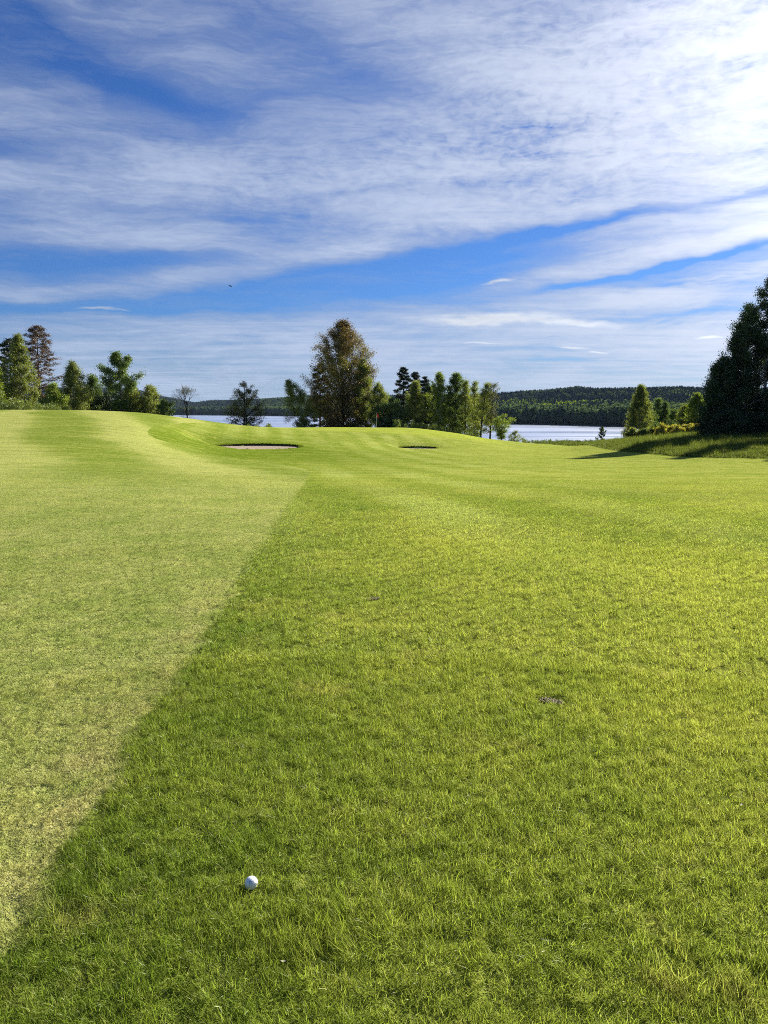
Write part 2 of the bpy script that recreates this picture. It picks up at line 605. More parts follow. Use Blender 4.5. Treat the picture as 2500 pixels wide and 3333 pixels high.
rad = np.concatenate([np.geomspace(0.5, 40, 130)[:-1], np.linspace(40, 112, 250)[:-1], np.geomspace(112, 330, 60)[:-1],
                      np.geomspace(330, 2600, 170)[:-1], np.geomspace(2600, 16000, 16)])
azg = np.concatenate([np.linspace(-180, -36, 40)[:-1], np.linspace(-36, 36, 520)[:-1], np.linspace(36, 180, 40)[:-1]])
A, Rr = np.meshgrid(np.radians(azg), rad)
gx, gy = Rr * np.sin(A), Rr * np.cos(A)
gzv = ground_z(gx, gy)
NA, NR = len(azg), len(rad)
V = np.stack([gx.ravel(), gy.ravel(), gzv.ravel()], -1)
V = np.vstack([V, [[0, 0, 0]]])
ii, jj = np.meshgrid(np.arange(NR - 1), np.arange(NA), indexing='ij')
j2 = (jj + 1) % NA
Qg = np.stack([ii * NA + jj, (ii + 1) * NA + jj, (ii + 1) * NA + j2, ii * NA + j2], -1).reshape(-1, 4)[:, ::-1]
# disc under the camera
fan = [(NR * NA, j, (j + 1) % NA, (j + 2) % NA) for j in range(0, NA - 1, 2)]
Qg = np.vstack([Qg, np.array(fan)])
V_GROUND_MIN, V_GROUND_MAX = float(V[:, 2].min()), float(V[:, 2].max())
sd_f = poly_sd(V[:, 0], V[:, 1], FAIR)
sd_r = poly_sd(V[:, 0], V[:, 1], ROUGH)
b1sd = np.full(len(V), 9.0)
for b in BUNK:
    u, v = bunk_coords(b, V[:, 0], V[:, 1])
    b1sd = np.minimum(b1sd, np.hypot(u, v) - 1)


# ------------------------------------------------------------------ turf colour, shared by the ground and the blades
def turf_color(t, pos, sdf, sdr):
    n_big = t.noise(pos, 0.16, 3.0, 0.5)
    n_mid = t.noise(pos, 0.9, 4.0, 0.62)
    n_sm = t.noise(pos, 5.0, 4.0, 0.65)
    x, y, z = t.xyz(pos)
    # semi-rough: fresh green to yellow green
    f = t.m('ADD', t.m('MULTIPLY', n_big, 1.3), t.m('MULTIPLY', n_mid, 0.8))
    f = t.m('ADD', f, t.m('MULTIPLY', n_sm, 0.35))
    f = t.rng(f, 0.92, 1.52)
    semi = t.mix(f, (0.172, 0.236, 0.026), (0.440, 0.450, 0.080))
    nb = t.m('EXPONENT', t.m('MULTIPLY', t.m('MAXIMUM', sdf, 0.0), -1.1))
    nb = t.m('MULTIPLY', nb, t.m('MULTIPLY', t.rng(t.noise(pos, 1.6, 3.0, 0.6), 0.30, 0.62), t.rng(y, 16, 30, 0.80, 0.45)))
    semi = t.mix(nb, semi, (0.115, 0.190, 0.016))
    dry = t.rng(t.noise(pos, 1.7, 5.0, 0.72), 0.56, 0.80)
    semi = t.mix(t.m('MULTIPLY', dry, 0.7), semi, (0.50, 0.41, 0.14))
    # fairway: short, paler, straw coloured in places
    g = t.rng(t.m('ADD', t.m('MULTIPLY', n_mid, 0.9), t.m('MULTIPLY', t.noise(pos, 3.4, 5.0, 0.7), 0.9)), 0.70, 1.15)
    fairc = t.mix(g, (0.220, 0.285, 0.058), (0.430, 0.430, 0.145))
    edge = t.m('EXPONENT', t.m('MULTIPLY', t.m('POWER', t.m('DIVIDE', t.m('ADD', sdf, 0.14), 0.20), 2.0), -1.0))
    edge = t.m('MULTIPLY', edge, t.m('MULTIPLY', t.rng(t.noise(pos, 2.3, 3.0, 0.6), 0.40, 0.66), t.rng(y, 3.6, 7.5, 1.0, 0.12)))
    fairc = t.mix(t.m('MULTIPLY', edge, 0.8), fairc, (0.50, 0.42, 0.19))
    # far fairway on the left slope is a little fresher
    fairc = t.mix(t.rng(y, 18, 40, 0.0, 0.65), fairc, (0.190, 0.240, 0.034))
    mw = t.m('ADD', t.m('MULTIPLY', x, 0.92 * 0.80), t.m('MULTIPLY', y, 0.40 * 0.80))
    mw = t.m('ADD', mw, t.m('MULTIPLY', t.noise(pos, 0.05, 3.0, 0.5), 7.0))
    st1 = t.m('SINE', mw)
    st1 = t.m('MULTIPLY', st1, t.rng(y, 14, 34))
    fairc = t.mix(t.rng(st1, -0.1, 0.6, 0.0, 0.80), fairc, (0.420, 0.430, 0.130))
    fairc = t.mix(t.rng(st1, -0.1, -0.7, 0.0, 0.60), fairc, (0.130, 0.190, 0.020))
    wob2 = t.m('MULTIPLY', t.m('SUBTRACT', t.noise(pos, 0.75, 4.0, 0.6), 0.5), 0.42)
    sdf = t.m('ADD', sdf, wob2)
    wob = t.m('MULTIPLY', t.m('SUBTRACT', t.noise(pos, 9.0, 3.0, 0.6), 0.5), 0.16)
    edge_f = t.rng(t.m('ADD', sdf, wob), -0.03, 0.03, 1.0, 0.0, smooth=True)
    # beyond the semi-rough the turf is mown short again and paler
    dist = t.m('ADD', y, t.m('MULTIPLY', x, 0.9))
    far = t.rng(dist, 14, 52)
    s2 = t.m('SINE', t.m('ADD', t.m('ADD', t.m('MULTIPLY', x, 2.1), t.m('MULTIPLY', y, 0.34)), t.m('MULTIPLY', n_big, 3.0)))
    s2b = t.m('MULTIPLY', t.m('MULTIPLY', s2, -1.0), t.m('MULTIPLY', t.rng(y, 6, 14), t.rng(x, 3.5, 9.0, 1.0, 0.0)))
    s2 = t.m('MULTIPLY', t.rng(s2, -0.2, 0.7, 0.0, 1.0, smooth=True), t.m('MULTIPLY', t.m('MULTIPLY', t.rng(y, 6, 13), t.rng(x, 3.5, 9.0, 1.0, 0.0)), t.rng(t.noise(pos, 0.12, 2.0, 0.5), 0.35, 0.6)))
    farc = t.mix(t.rng(t.noise(pos, 0.55, 6.0, 0.72), 0.36, 0.66), (0.215, 0.275, 0.034), (0.370, 0.395, 0.092))
    semi = t.mix(t.m('MULTIPLY', far, 0.85), semi, farc)
    semi = t.mix(t.rng(s2b, 0.1, 1.0, 0.0, 0.40), semi, (0.15, 0.235, 0.020))
    semi = t.mix(t.m('MULTIPLY', s2, 0.60), semi, (0.43, 0.48, 0.13))
    # hollow side: greener collar round the sand
    gv = t.vm('SUBTRACT', pos, (-11.0, 58.0, 0.0))
    gv = t.vm('MULTIPLY', gv, (1 / 12.0, 1 / 21.0, 0.0))
    col = t.m('EXPONENT', t.m('MULTIPLY', t.vm('DOT_PRODUCT', gv, gv), -1.0))
    semi = t.mix(t.m('MULTIPLY', col, 1.25, clamp=True), semi, (0.110, 0.170, 0.012))
    gv = t.vm('SUBTRACT', pos, (-2.0, 104.0, 0.0))
    gv = t.vm('MULTIPLY', gv, (1 / 17.0, 1 / 9.0, 0.0))
    grn = t.rng(t.vm('DOT_PRODUCT', gv, gv), 0.8, 1.3, 1.0, 0.0)
    semi = t.mix(t.m('MULTIPLY', grn, 0.9), semi, (0.36, 0.42, 0.055))
    c = t.mix(edge_f, semi, fairc)
    stk = t.noise(t.mapping(pos, rot=(0, 0, 0.12), scale=(0.22, 1.3, 1)), 1.0, 8.0, 0.78)
    dw = t.rng(y, 8, 26)
    c = t.mix(t.m('MULTIPLY', t.rng(stk, 0.50, 0.66), t.m('MULTIPLY', dw, 0.65)), c, (0.47, 0.46, 0.11))
    c = t.mix(t.m('MULTIPLY', t.rng(stk, 0.49, 0.34), t.m('MULTIPLY', dw, 0.65)), c, (0.14, 0.19, 0.012))
    # tall rough on the right
    rr = t.rng(sdr, -0.15, 0.25, 1.0, 0.0)
    rough = t.mix(n_mid, (0.070, 0.105, 0.014), (0.165, 0.185, 0.030))
    c = t.mix(rr, c, rough)
    return c, edge_f


def turf_shader(t, color, trans=0.30, gloss=0.05, normal=None, rough=0.45):
    d = t.n('ShaderNodeBsdfDiffuse')
    t.set(d.inputs['Color'], color)
    tr = t.n('ShaderNodeBsdfTranslucent')
    t.set(tr.inputs['Color'], t.mix(1.0, color, (1.20, 1.26, 0.92), 'MULTIPLY'))
    g = t.n('ShaderNodeBsdfGlossy')
    g.inputs['Roughness'].default_value = rough
    g.inputs['Color'].default_value = (0.9, 0.95, 0.85, 1)
    if normal is not None:
        for nd in (d, tr, g):
            t.set(nd.inputs['Normal'], normal)
    m1 = t.n('ShaderNodeMixShader')
    m1.inputs[0].default_value = trans
    t.t.links.new(d.outputs[0], m1.inputs[1])
    t.t.links.new(tr.outputs[0], m1.inputs[2])
    m2 = t.n('ShaderNodeMixShader')
    m2.inputs[0].default_value = gloss
    t.t.links.new(m1.outputs[0], m2.inputs[1])
    t.t.links.new(g.outputs[0], m2.inputs[2])
    return m2.outputs[0]


M = {}
m, t, out = material('turf_ground')
pos = t.n('ShaderNodeNewGeometry').outputs['Position']
c, ef = turf_color(t, pos, t.attr('sdf'), t.attr('sdr'))
# fine blade-scale grain and clumps
gr = t.noise(pos, 60.0, 3.0, 0.7)
gr2 = t.noise(pos, 14.0, 4.0, 0.75)
gr3 = t.noise(pos, 3.0, 5.0, 0.75)
_, yy, _ = t.xyz(pos)
c = t.mix(t.rng(gr2, 0.3, 0.62, 0.62, 0.0), c, (0.08, 0.12, 0.010))
c = t.mix(t.rng(gr3, 0.52, 0.76, 0.0, 0.6), c, (0.50, 0.48, 0.12))
c = t.mix(t.rng(gr3, 0.28, 0.46, 0.45, 0.0), c, (0.11, 0.16, 0.012))
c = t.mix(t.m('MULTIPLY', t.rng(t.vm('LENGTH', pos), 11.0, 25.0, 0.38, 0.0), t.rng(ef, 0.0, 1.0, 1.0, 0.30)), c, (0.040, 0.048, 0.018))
# lake bed, far hillside floor
hill = t.rng(yy, 165, 220)
c = t.mix(hill, c, (0.03, 0.045, 0.02))
bmp = t.n('ShaderNodeBump')
bmp.inputs['Strength'].default_value = 0.7
bmp.inputs['Distance'].default_value = 0.05
t.set(bmp.inputs['Height'], t.m('ADD', t.m('MULTIPLY', gr2, 1.0), t.m('MULTIPLY', gr, 0.5)))
d = t.n('ShaderNodeBsdfDiffuse')
t.set(d.inputs['Color'], c)
t.set(d.inputs['Normal'], bmp.outputs[0])
t.t.links.new(d.outputs[0], out.inputs[0])
M['ground'] = m

ground = new_obj('ground', mesh_np('ground', V, Qg, M['ground'], vattr={'sdf': sd_f, 'sdr': sd_r}, smooth=True))
tag(ground, kind='structure')

# lake
m, t, out = material('lake_water')
pos = t.n('ShaderNodeNewGeometry').outputs['Position']
w1 = t.noise(t.mapping(pos, scale=(0.22, 0.6, 1)), 1.0, 4.0, 0.6)
w2 = t.noise(t.mapping(pos, scale=(0.010, 0.035, 1)), 1.0, 3.0, 0.5)
b = t.n('ShaderNodeBump')
b.inputs['Strength'].default_value = 0.07
b.inputs['Distance'].default_value = 0.35
t.set(b.inputs['Height'], w1)
p = t.n('ShaderNodeBsdfDiffuse')
p.inputs['Color'].default_value = (0.030, 0.050, 0.080, 1)
gl = t.n('ShaderNodeBsdfGlossy')
gl.inputs['Color'].default_value = (0.96, 0.97, 1.0, 1)
t.set(gl.inputs['Roughness'], t.rng(w2, 0.35, 0.65, 0.20, 0.38))
t.set(gl.inputs['Normal'], b.outputs[0])
lw = t.n('ShaderNodeFresnel')
lw.inputs['IOR'].default_value = 1.33
ms = t.n('ShaderNodeMixShader')
t.set(ms.inputs[0], t.m('MULTIPLY', lw.outputs[0], 1.08, clamp=True))
t.t.links.new(p.outputs[0], ms.inputs[1])
t.t.links.new(gl.outputs[0], ms.inputs[2])
t.t.links.new(ms.outputs[0], out.inputs[0])
lx = np.linspace(-2600, 1600, 40)
ly = np.linspace(165, 2700, 40)
LX, LY = np.meshgrid(lx, ly)
Vl = np.stack([LX.ravel(), LY.ravel(), np.full(LX.size, LAKE_Z)], -1)
ii, jj = np.meshgrid(np.arange(39), np.arange(39), indexing='ij')
Ql = np.stack([ii * 40 + jj, ii * 40 + jj + 1, (ii + 1) * 40 + jj + 1, (ii + 1) * 40 + jj], -1).reshape(-1, 4)
tag(new_obj('lake', mesh_np('lake', Vl, Ql, m)), kind='structure')

def leaf_quads(rng, C, size, aspect=0.6, flat=0.0, hang=0.0, dirs=None):
    """random leaf-sized quads at centres C"""
    n = len(C)
    N = rng.normal(0, 1, (n, 3))
    N[:, 2] += flat * 3
    N /= np.linalg.norm(N, axis=1)[:, None]
    U = rng.normal(0, 1, (n, 3)) if dirs is None else dirs + rng.normal(0, 0.35, (n, 3))
    U[:, 2] -= hang * 2.5
    U -= N * (U * N).sum(1)[:, None]
    U /= np.linalg.norm(U, axis=1)[:, None] + 1e-9
    Wv = np.cross(N, U)
    s = size * rng.uniform(0.6, 1.35, n)[:, None]
    a = C - U * s * 0.5
    b = C + Wv * s * aspect * 0.5
    c = C + U * s * 0.5
    d = C - Wv * s * aspect * 0.5
    V = np.stack([a, b, c, d], 1).reshape(-1, 3)
    Q = np.arange(4 * n).reshape(-1, 4)
    return V, Q


# bunkers (sand sheets sunk in the turf)
m, t, out = material('bunker_sand')
pos = t.n('ShaderNodeNewGeometry').outputs['Position']
sn = t.noise(pos, 6.0, 5.0, 0.7)
d = t.n('ShaderNodeBsdfDiffuse')
t.set(d.inputs['Color'], t.mix(sn, (0.28, 0.220, 0.170), (0.42, 0.34, 0.27)))
b = t.n('ShaderNodeBump')
b.inputs['Distance'].default_value = 0.06
t.set(b.inputs['Height'], t.noise(pos, 9.0, 3.0, 0.6))
t.set(d.inputs['Normal'], b.outputs[0])
t.t.links.new(d.outputs[0], out.inputs[0])
M['sand'] = m
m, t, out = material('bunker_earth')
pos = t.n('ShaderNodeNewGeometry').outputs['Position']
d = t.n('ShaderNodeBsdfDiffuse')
t.set(d.inputs['Color'], t.mix(t.noise(pos, 7.0, 4.0, 0.7), (0.020, 0.022, 0.010), (0.055, 0.050, 0.022)))  # dark earth, with the shade under the lip mixed into its colour
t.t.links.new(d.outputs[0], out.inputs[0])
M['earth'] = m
m, t, out = material('fringe_grass')
t.t.links.new(turf_shader(t, t.mix(t.noise(t.n('ShaderNodeNewGeometry').outputs['Position'], 5.0), (0.09, 0.14, 0.012), (0.20, 0.24, 0.02)), 0.35, 0.0), out.inputs[0])
M['fringe'] = m
BL = ['long sand bunker with a dark turf lip, at the foot of the left mound',
      'narrow sliver of sand bunker cut in the slope before the green, the smaller one']
for b, lab in zip(BUNK, BL):
    nr, nt = 14, 72
    vs, qs = [], []
    for i in range(nr + 1):
        for j in range(nt):
            rr = max(i / nr, 0.02) * 1.02
            th = 2 * math.pi * j / nt
            u, v = rr * math.cos(th), rr * math.sin(th)
            wob = 1 + 0.0 * math.sin(3 * th)
            c, s = math.cos(b['rot']), math.sin(b['rot'])
            lu, lv = u * b['hu'] * wob, v * b['hv'] * wob
            vs.append((b['x'] + lu * c - lv * s, b['y'] + lu * s + lv * c, float(sand_z(b, u, v))))
    for i in range(nr):
        for j in range(nt):
            a, a2 = i * nt + j, i * nt + (j + 1) % nt
            qs.append((a, a + nt, a2 + nt, a2))
    o = bpy.data.objects.new('sand_bunker', None)
    link(o)
    new_obj('sand', mesh_np('sand', np.array(vs), np.array(qs), M['sand'], smooth=True), o)
    # turf face round the sand: earth wall with an overhanging fringe of grass
    rg = np.random.default_rng(int(b['hu'] * 100))
    na = 220
    th = np.linspace(0, 2 * math.pi, na, endpoint=False)
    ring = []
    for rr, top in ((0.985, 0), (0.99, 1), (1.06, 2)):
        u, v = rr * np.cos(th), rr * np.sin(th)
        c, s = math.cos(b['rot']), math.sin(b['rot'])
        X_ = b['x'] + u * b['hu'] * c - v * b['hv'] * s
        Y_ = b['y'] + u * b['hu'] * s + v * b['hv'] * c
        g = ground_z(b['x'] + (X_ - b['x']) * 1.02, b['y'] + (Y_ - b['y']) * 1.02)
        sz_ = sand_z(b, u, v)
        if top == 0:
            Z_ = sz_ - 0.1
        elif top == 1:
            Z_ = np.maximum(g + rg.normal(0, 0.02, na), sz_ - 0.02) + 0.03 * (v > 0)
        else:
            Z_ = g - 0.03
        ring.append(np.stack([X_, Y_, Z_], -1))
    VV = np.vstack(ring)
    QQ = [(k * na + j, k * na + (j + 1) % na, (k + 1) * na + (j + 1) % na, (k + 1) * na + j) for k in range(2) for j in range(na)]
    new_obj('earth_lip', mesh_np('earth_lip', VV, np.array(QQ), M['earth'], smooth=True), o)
    nf = int(900 * b['hu'] / 4)
    tf = rg.uniform(0.0, math.pi, nf)
    rf = rg.uniform(0.985, 1.10, nf)
    u, v = rf * np.cos(tf), rf * np.sin(tf)
    X_ = b['x'] + u * b['hu'] * c - v * b['hv'] * s
    Y_ = b['y'] + u * b['hu'] * s + v * b['hv'] * c
    g = ground_z(b['x'] + (X_ - b['x']) * 1.06, b['y'] + (Y_ - b['y']) * 1.06)
    Cf = np.stack([X_, Y_, g + rg.uniform(0.0, 0.09, nf)], -1)
    Vf, Qf = leaf_quads(rg, Cf, 0.13, 0.35)
    new_obj('grass_fringe', mesh_np('grass_fringe', Vf, Qf, M['fringe']), o)
    tag(o, lab, 'sand bunker', 'sand bunkers by the green')


# ------------------------------------------------------------------ scattering by geometry nodes (only for stuff)
def scatter(name, pts, rot, scl, pick, sources, attrs, kind='stuff', label=None, cat=None):
    me = bpy.data.meshes.new(name)
    me.vertices.add(len(pts))
    me.vertices.foreach_set('co', np.ascontiguousarray(pts, dtype=np.float32).ravel())
    for nm, arr, ty, key in (('rot', rot, 'FLOAT_VECTOR', 'vector'), ('scl', scl, 'FLOAT_VECTOR', 'vector'), ('pick', pick, 'INT', 'value')):
        a = me.attributes.new(nm, ty, 'POINT')
        a.data.foreach_set(key, np.ascontiguousarray(arr, dtype=np.int32 if ty == 'INT' else np.float32).ravel())
    for nm, arr in attrs.items():
        a = me.attributes.new(nm, 'FLOAT', 'POINT')
        a.data.foreach_set('value', np.ascontiguousarray(arr, dtype=np.float32))
    o = new_obj(name, me)
    ng = bpy.data.node_groups.new(name + '_scatter', 'GeometryNodeTree')
    ng.interface.new_socket('Geometry', in_out='INPUT', socket_type='NodeSocketGeometry')
    ng.interface.new_socket('Geometry', in_out='OUTPUT', socket_type='NodeSocketGeometry')
    N = ng.nodes
    gi, go = N.new('NodeGroupInput'), N.new('NodeGroupOutput')
    join = N.new('GeometryNodeJoinGeometry')
    for s in reversed(sources):
        oi = N.new('GeometryNodeObjectInfo')
        oi.inputs['Object'].default_value = s
        g2 = N.new('GeometryNodeGeometryToInstance')
        ng.links.new(oi.outputs['Geometry'], g2.inputs[0])
        ng.links.new(g2.outputs[0], join.inputs[0])
    iop = N.new('GeometryNodeInstanceOnPoints')
    iop.inputs['Pick Instance'].default_value = True

    def named(nm, ty):
        nd = N.new('GeometryNodeInputNamedAttribute')
        nd.data_type = ty
        nd.inputs['Name'].default_value = nm
        return nd.outputs['Attribute']
    ng.links.new(gi.outputs[0], iop.inputs['Points'])
    ng.links.new(join.outputs[0], iop.inputs['Instance'])
    ng.links.new(named('pick', 'INT'), iop.inputs['Instance Index'])
    e2r = N.new('FunctionNodeEulerToRotation')
    ng.links.new(named('rot', 'FLOAT_VECTOR'), e2r.inputs[0])
    ng.links.new(e2r.outputs[0], iop.inputs['Rotation'])
    ng.links.new(named('scl', 'FLOAT_VECTOR'), iop.inputs['Scale'])
    ng.links.new(iop.outputs[0], go.inputs[0])
    md = o.modifiers.new('scatter', 'NODES')
    md.node_group = ng
    tag(o, label, cat, kind=kind)
    return o


def source(name, me):
    return bpy.data.objects.new(name, me)      # deliberately not linked to the scene


# ------------------------------------------------------------------ grass
def tuft_mesh(name, rng, n, rad_, h, w, mat, lean=0.5, segs=3, bend=0.6, hvar=0.35):
    th = rng.uniform(0, 2 * math.pi, n)
    rr = rad_ * np.sqrt(rng.uniform(0, 1, n))
    base = np.stack([rr * np.cos(th), rr * np.sin(th), np.full(n, -0.004)], -1)
    H = h * (1 + hvar * rng.normal(0, 1, n)).clip(0.3, 2.0)
    wd = w * rng.uniform(0.6, 1.25, n)
    la = rng.uniform(0, 2 * math.pi, n)
    lm = np.abs(rng.normal(0, lean, n))
    ldir = np.stack([np.cos(la), np.sin(la), np.zeros(n)], -1)
    fa = rng.uniform(0, 2 * math.pi, n)
    side = np.stack([np.cos(fa), np.sin(fa), np.zeros(n)], -1)
    rows = []
    for k in range(segs + 1):
        s = k / segs
        c = base + ldir * (H * lm * (s * (1 - bend) + bend * s * s))[:, None]
        c[:, 2] += H * (s - 0.28 * lm * s * s)
        ww = wd * (1 - 0.88 * s ** 1.6) * 0.5
        rows.append(c - side * ww[:, None])
        rows.append(c + side * ww[:, None])
    V = np.stack(rows, 1)                       # n, 2*(segs+1), 3
    m_ = 2 * (segs + 1)
    idx = np.arange(n)[:, None] * m_
    Q = np.concatenate([idx + np.array([[2 * k, 2 * k + 1, 2 * k + 3, 2 * k + 2]]) for k in range(segs)], 0)
    r = rng.uniform(0, 1, n)
    R = np.repeat(r[:, None], m_, 1)
    return mesh_np(name, V.reshape(-1, 3), Q, mat, vattr={'rnd': R.ravel()})


def blade_material(name, trans=0.42, gloss=0.07, dark=1.0):
    m, t, out = material(name)
    pos = t.n('ShaderNodeNewGeometry').outputs['Position']
    c, ef = turf_color(t, pos, t.attr('sdf', 'INSTANCER'), t.attr('sdr', 'INSTANCER'))
    r = t.attr('rnd')
    k = t.rng(r, 0.0, 1.0, 0.30 * dark, 1.80 * dark)
    sc_ = t.n('ShaderNodeVectorMath', operation='SCALE')
    t.set(sc_.inputs[0], c)
    t.set(sc_.inputs['Scale'], k)
    c = t.mix(t.rng(r, 0.90, 0.96, 0.0, 0.7), sc_.outputs[0], (0.48, 0.44, 0.20))
    s = turf_shader(t, c, trans, gloss, rough=0.38)
    t.t.links.new(s, out.inputs[0])
    return m


M['blade'] = blade_material('grass_blade', trans=0.48, gloss=0.014)
rng = np.random.default_rng(5)


def scatter_rings(rng, segs, amax=33.0, extra=0.25):
    """segs: list of (r0, r1, spacing) -> jittered points inside the view wedge"""
    out_ = []
    for (r0, r1, sp) in segs:
        gx_ = np.arange(-r1, r1, sp)
        gy_ = np.arange(0, r1, sp)
        X_, Y_ = np.meshgrid(gx_, gy_)
        P = np.stack([X_.ravel(), Y_.ravel()], -1)
        r = np.hypot(P[:, 0], P[:, 1])
        a = np.degrees(np.arctan2(P[:, 0], P[:, 1]))
        P = P[(r > r0) & (r < r1) & (np.abs(a) < amax)]
        out_.append(P + rng.uniform(-0.62, 0.62, P.shape) * sp)
    return out_


def lean_euler(rng, P, n, tilt):
    """random turn about the vertical, then a lean that drifts slowly over the lawn (mostly to the left)"""
    c = rng.uniform(0, 6.28, n)
    dirn = math.pi + 0.5 * np.sin(P[:, 0] * 1.3 + P[:, 1] * 0.7) + 0.3 * np.sin(P[:, 1] * 0.9 - 1) + rng.normal(0, 0.8, n)
    am = 0.44 + 0.06 * np.sin(P[:, 0] * 2.1 + 1.5 * np.sin(P[:, 1] * 1.7)) + rng.normal(0, tilt, n)
    ax = np.stack([-np.sin(dirn), np.cos(dirn), np.zeros(n)], -1)
    K = np.zeros((n, 3, 3))
    K[:, 0, 2], K[:, 1, 2], K[:, 2, 0], K[:, 2, 1] = ax[:, 1], -ax[:, 0], -ax[:, 1], ax[:, 0]
    Rl = np.eye(3)[None] + np.sin(am)[:, None, None] * K + (1 - np.cos(am))[:, None, None] * (K @ K)
    Rz = np.zeros((n, 3, 3))
    Rz[:, 0, 0], Rz[:, 0, 1], Rz[:, 1, 0], Rz[:, 1, 1], Rz[:, 2, 2] = np.cos(c), -np.sin(c), np.sin(c), np.cos(c), 1
    M_ = Rl @ Rz
    return np.stack([np.arctan2(M_[:, 2, 1], M_[:, 2, 2]), -np.arcsin(np.clip(M_[:, 2, 0], -1, 1)), np.arctan2(M_[:, 1, 0], M_[:, 0, 0])], -1)


def put_grass(name, P, sources, hscale, wscale, rng, tilt=0.18, sdmin=None):
    z = ground_z(P[:, 0], P[:, 1])
    sdf = poly_sd(P[:, 0], P[:, 1], FAIR)
    sdr = poly_sd(P[:, 0], P[:, 1], ROUGH)
    n = len(P)
    rot = lean_euler(rng, P, n, tilt)
    # patchy height: clumps and worn spots from a smooth pseudo-noise
    ph = (np.sin(P[:, 0] * 5.1 + 2 * np.sin(P[:, 1] * 2.3)) * np.sin(P[:, 1] * 4.3 + 1.7 * np.sin(P[:, 0] * 3.1)) +
          0.6 * np.sin(P[:, 0] * 13 + 3 * np.sin(P[:, 1] * 7)) * np.sin(P[:, 1] * 11 + P[:, 0] * 3))
    fair = smooth01(0.5 - (sdf + rng.normal(0, 0.03, n)) / 0.12)
    hz = 0.86 * hscale * (1 + 0.06 * ph) * rng.uniform(0.8, 1.25, n)
    hz = hz * (1 - 0.62 * smooth01((np.hypot(P[:, 0], P[:, 1]) - 6.5) / 17.0))
    hz = hz * (1 - fair) + hscale * 0.36 * fair * rng.uniform(0.8, 1.2, n)
    s = np.stack([np.full(n, wscale), np.full(n, wscale), hz], -1)
    pts = np.stack([P[:, 0], P[:, 1], z], -1)
    return pts, rot, s, sdf, sdr


near_src = [source('grass_tuft_near', tuft_mesh('tn%d' % i, rng, 112, 0.050, 0.027, 0.0017, M['blade'], lean=0.62, segs=3)) for i in range(6)]
mid_src = [source('grass_tuft_mid', tuft_mesh('tm%d' % i, rng, 150, 0.088, 0.025, 0.0024, M['blade'], lean=0.60, segs=2)) for i in range(6)]
far_src = [source('grass_tuft_far', tuft_mesh('tf%d' % i, rng, 230, 0.17, 0.022, 0.0036, M['blade'], lean=0.60, segs=2)) for i in range(4)]
acc = []
rings = scatter_rings(rng, [(1.2, 4.6, 0.044), (4.4, 9.0, 0.078), (8.6, 16.0, 0.150), (15.5, 27.0, 0.26)])
for P, k, ws in zip(rings, (0, 1, 2, 2), (1, 1, 1, 1.35)):
    r = put_grass('g', P, None, 1.0 if k < 2 else 0.95, ws, rng)
    acc.append(r + (rng.integers(0, (6, 6, 4)[k], len(P)) + (0, 6, 12)[k],))
pts = np.vstack([a[0] for a in acc])
rot = np.vstack([a[1] for a in acc])
scl = np.vstack([a[2] for a in acc])
sdf = np.concatenate([a[3] for a in acc])
sdr = np.concatenate([a[4] for a in acc])
pick = np.concatenate([a[5] for a in acc])
# taller lush clump in front of the ball, divots kept bare
lush = [(hit(980, 3060), 0.14, 1.0), (hit(800, 3010), 0.10, .3), (hit(2290, 3230), 0.14, 0.5), (hit(330, 2870), 0.12, 0.4), (hit(1180, 3000), .10, .4)]
for c, w, am in lush:
    g = np.exp(-((pts[:, 0] - c[0]) ** 2 + (pts[:, 1] - c[1]) ** 2) / (w * w))
    scl[:, 2] *= 1 + am * g
DIVOTS = [(hit(1797, 2288), 0.066, 0.036, -0.5), (hit(1213, 1958), 0.055, 0.030, 0.2)]
keep = np.ones(len(pts), bool)
for c, hu, hv, ro in DIVOTS:
    cc, ss = math.cos(ro), math.sin(ro)
    u = ((pts[:, 0] - c[0]) * cc + (pts[:, 1] - c[1]) * ss) / (hu + 0.02)
    v = (-(pts[:, 0] - c[0]) * ss + (pts[:, 1] - c[1]) * cc) / (hv + 0.03)
    keep &= (u * u + v * v) > 1
ball_c = hit(818, 2895)
keep &= np.hypot(pts[:, 0] - ball_c[0], pts[:, 1] - ball_c[1]) > 0.021
bd = np.hypot(pts[:, 0] - ball_c[0], pts[:, 1] - (ball_c[1] - 0.05))
scl[:, 2] *= 1 - 0.25 * np.exp(-(bd / 0.09) ** 2)
pts, rot, scl, sdf, sdr, pick = pts[keep], rot[keep], scl[keep], sdf[keep], sdr[keep], pick[keep]
scatter('lawn_grass', pts, rot, scl, pick, near_src + mid_src + far_src, {'sdf': sdf, 'sdr': sdr},
        label='short mown green grass covering the golf course foreground', cat='grass')
print('lawn instances', len(pts))


# ------------------------------------------------------------------ foliage
def leaf_material(name, dark, light, trans=0.38, tip=None, gloss=0.04, spread=1.0):
    m, t, out = material(name)
    pos = t.n('ShaderNodeNewGeometry').outputs['Position']
    oi = t.n('ShaderNodeObjectInfo').outputs['Random']
    r = t.attr('rnd')
    big = t.noise(pos, 0.55, 3.0, 0.6)
    f = t.m('ADD', t.m('MULTIPLY', r, 0.55 * spread), t.m('MULTIPLY', t.rng(big, 0.3, 0.7), 0.45))
    c = t.mix(f, dark, light)
    if tip:
        c = t.mix(t.rng(t.noise(pos, 0.16, 2.0, 0.5), 0.48, 0.70), c, tip)
    s = turf_shader(t, c, trans, gloss, rough=0.5)
    t.t.links.new(s, out.inputs[0])
    return m


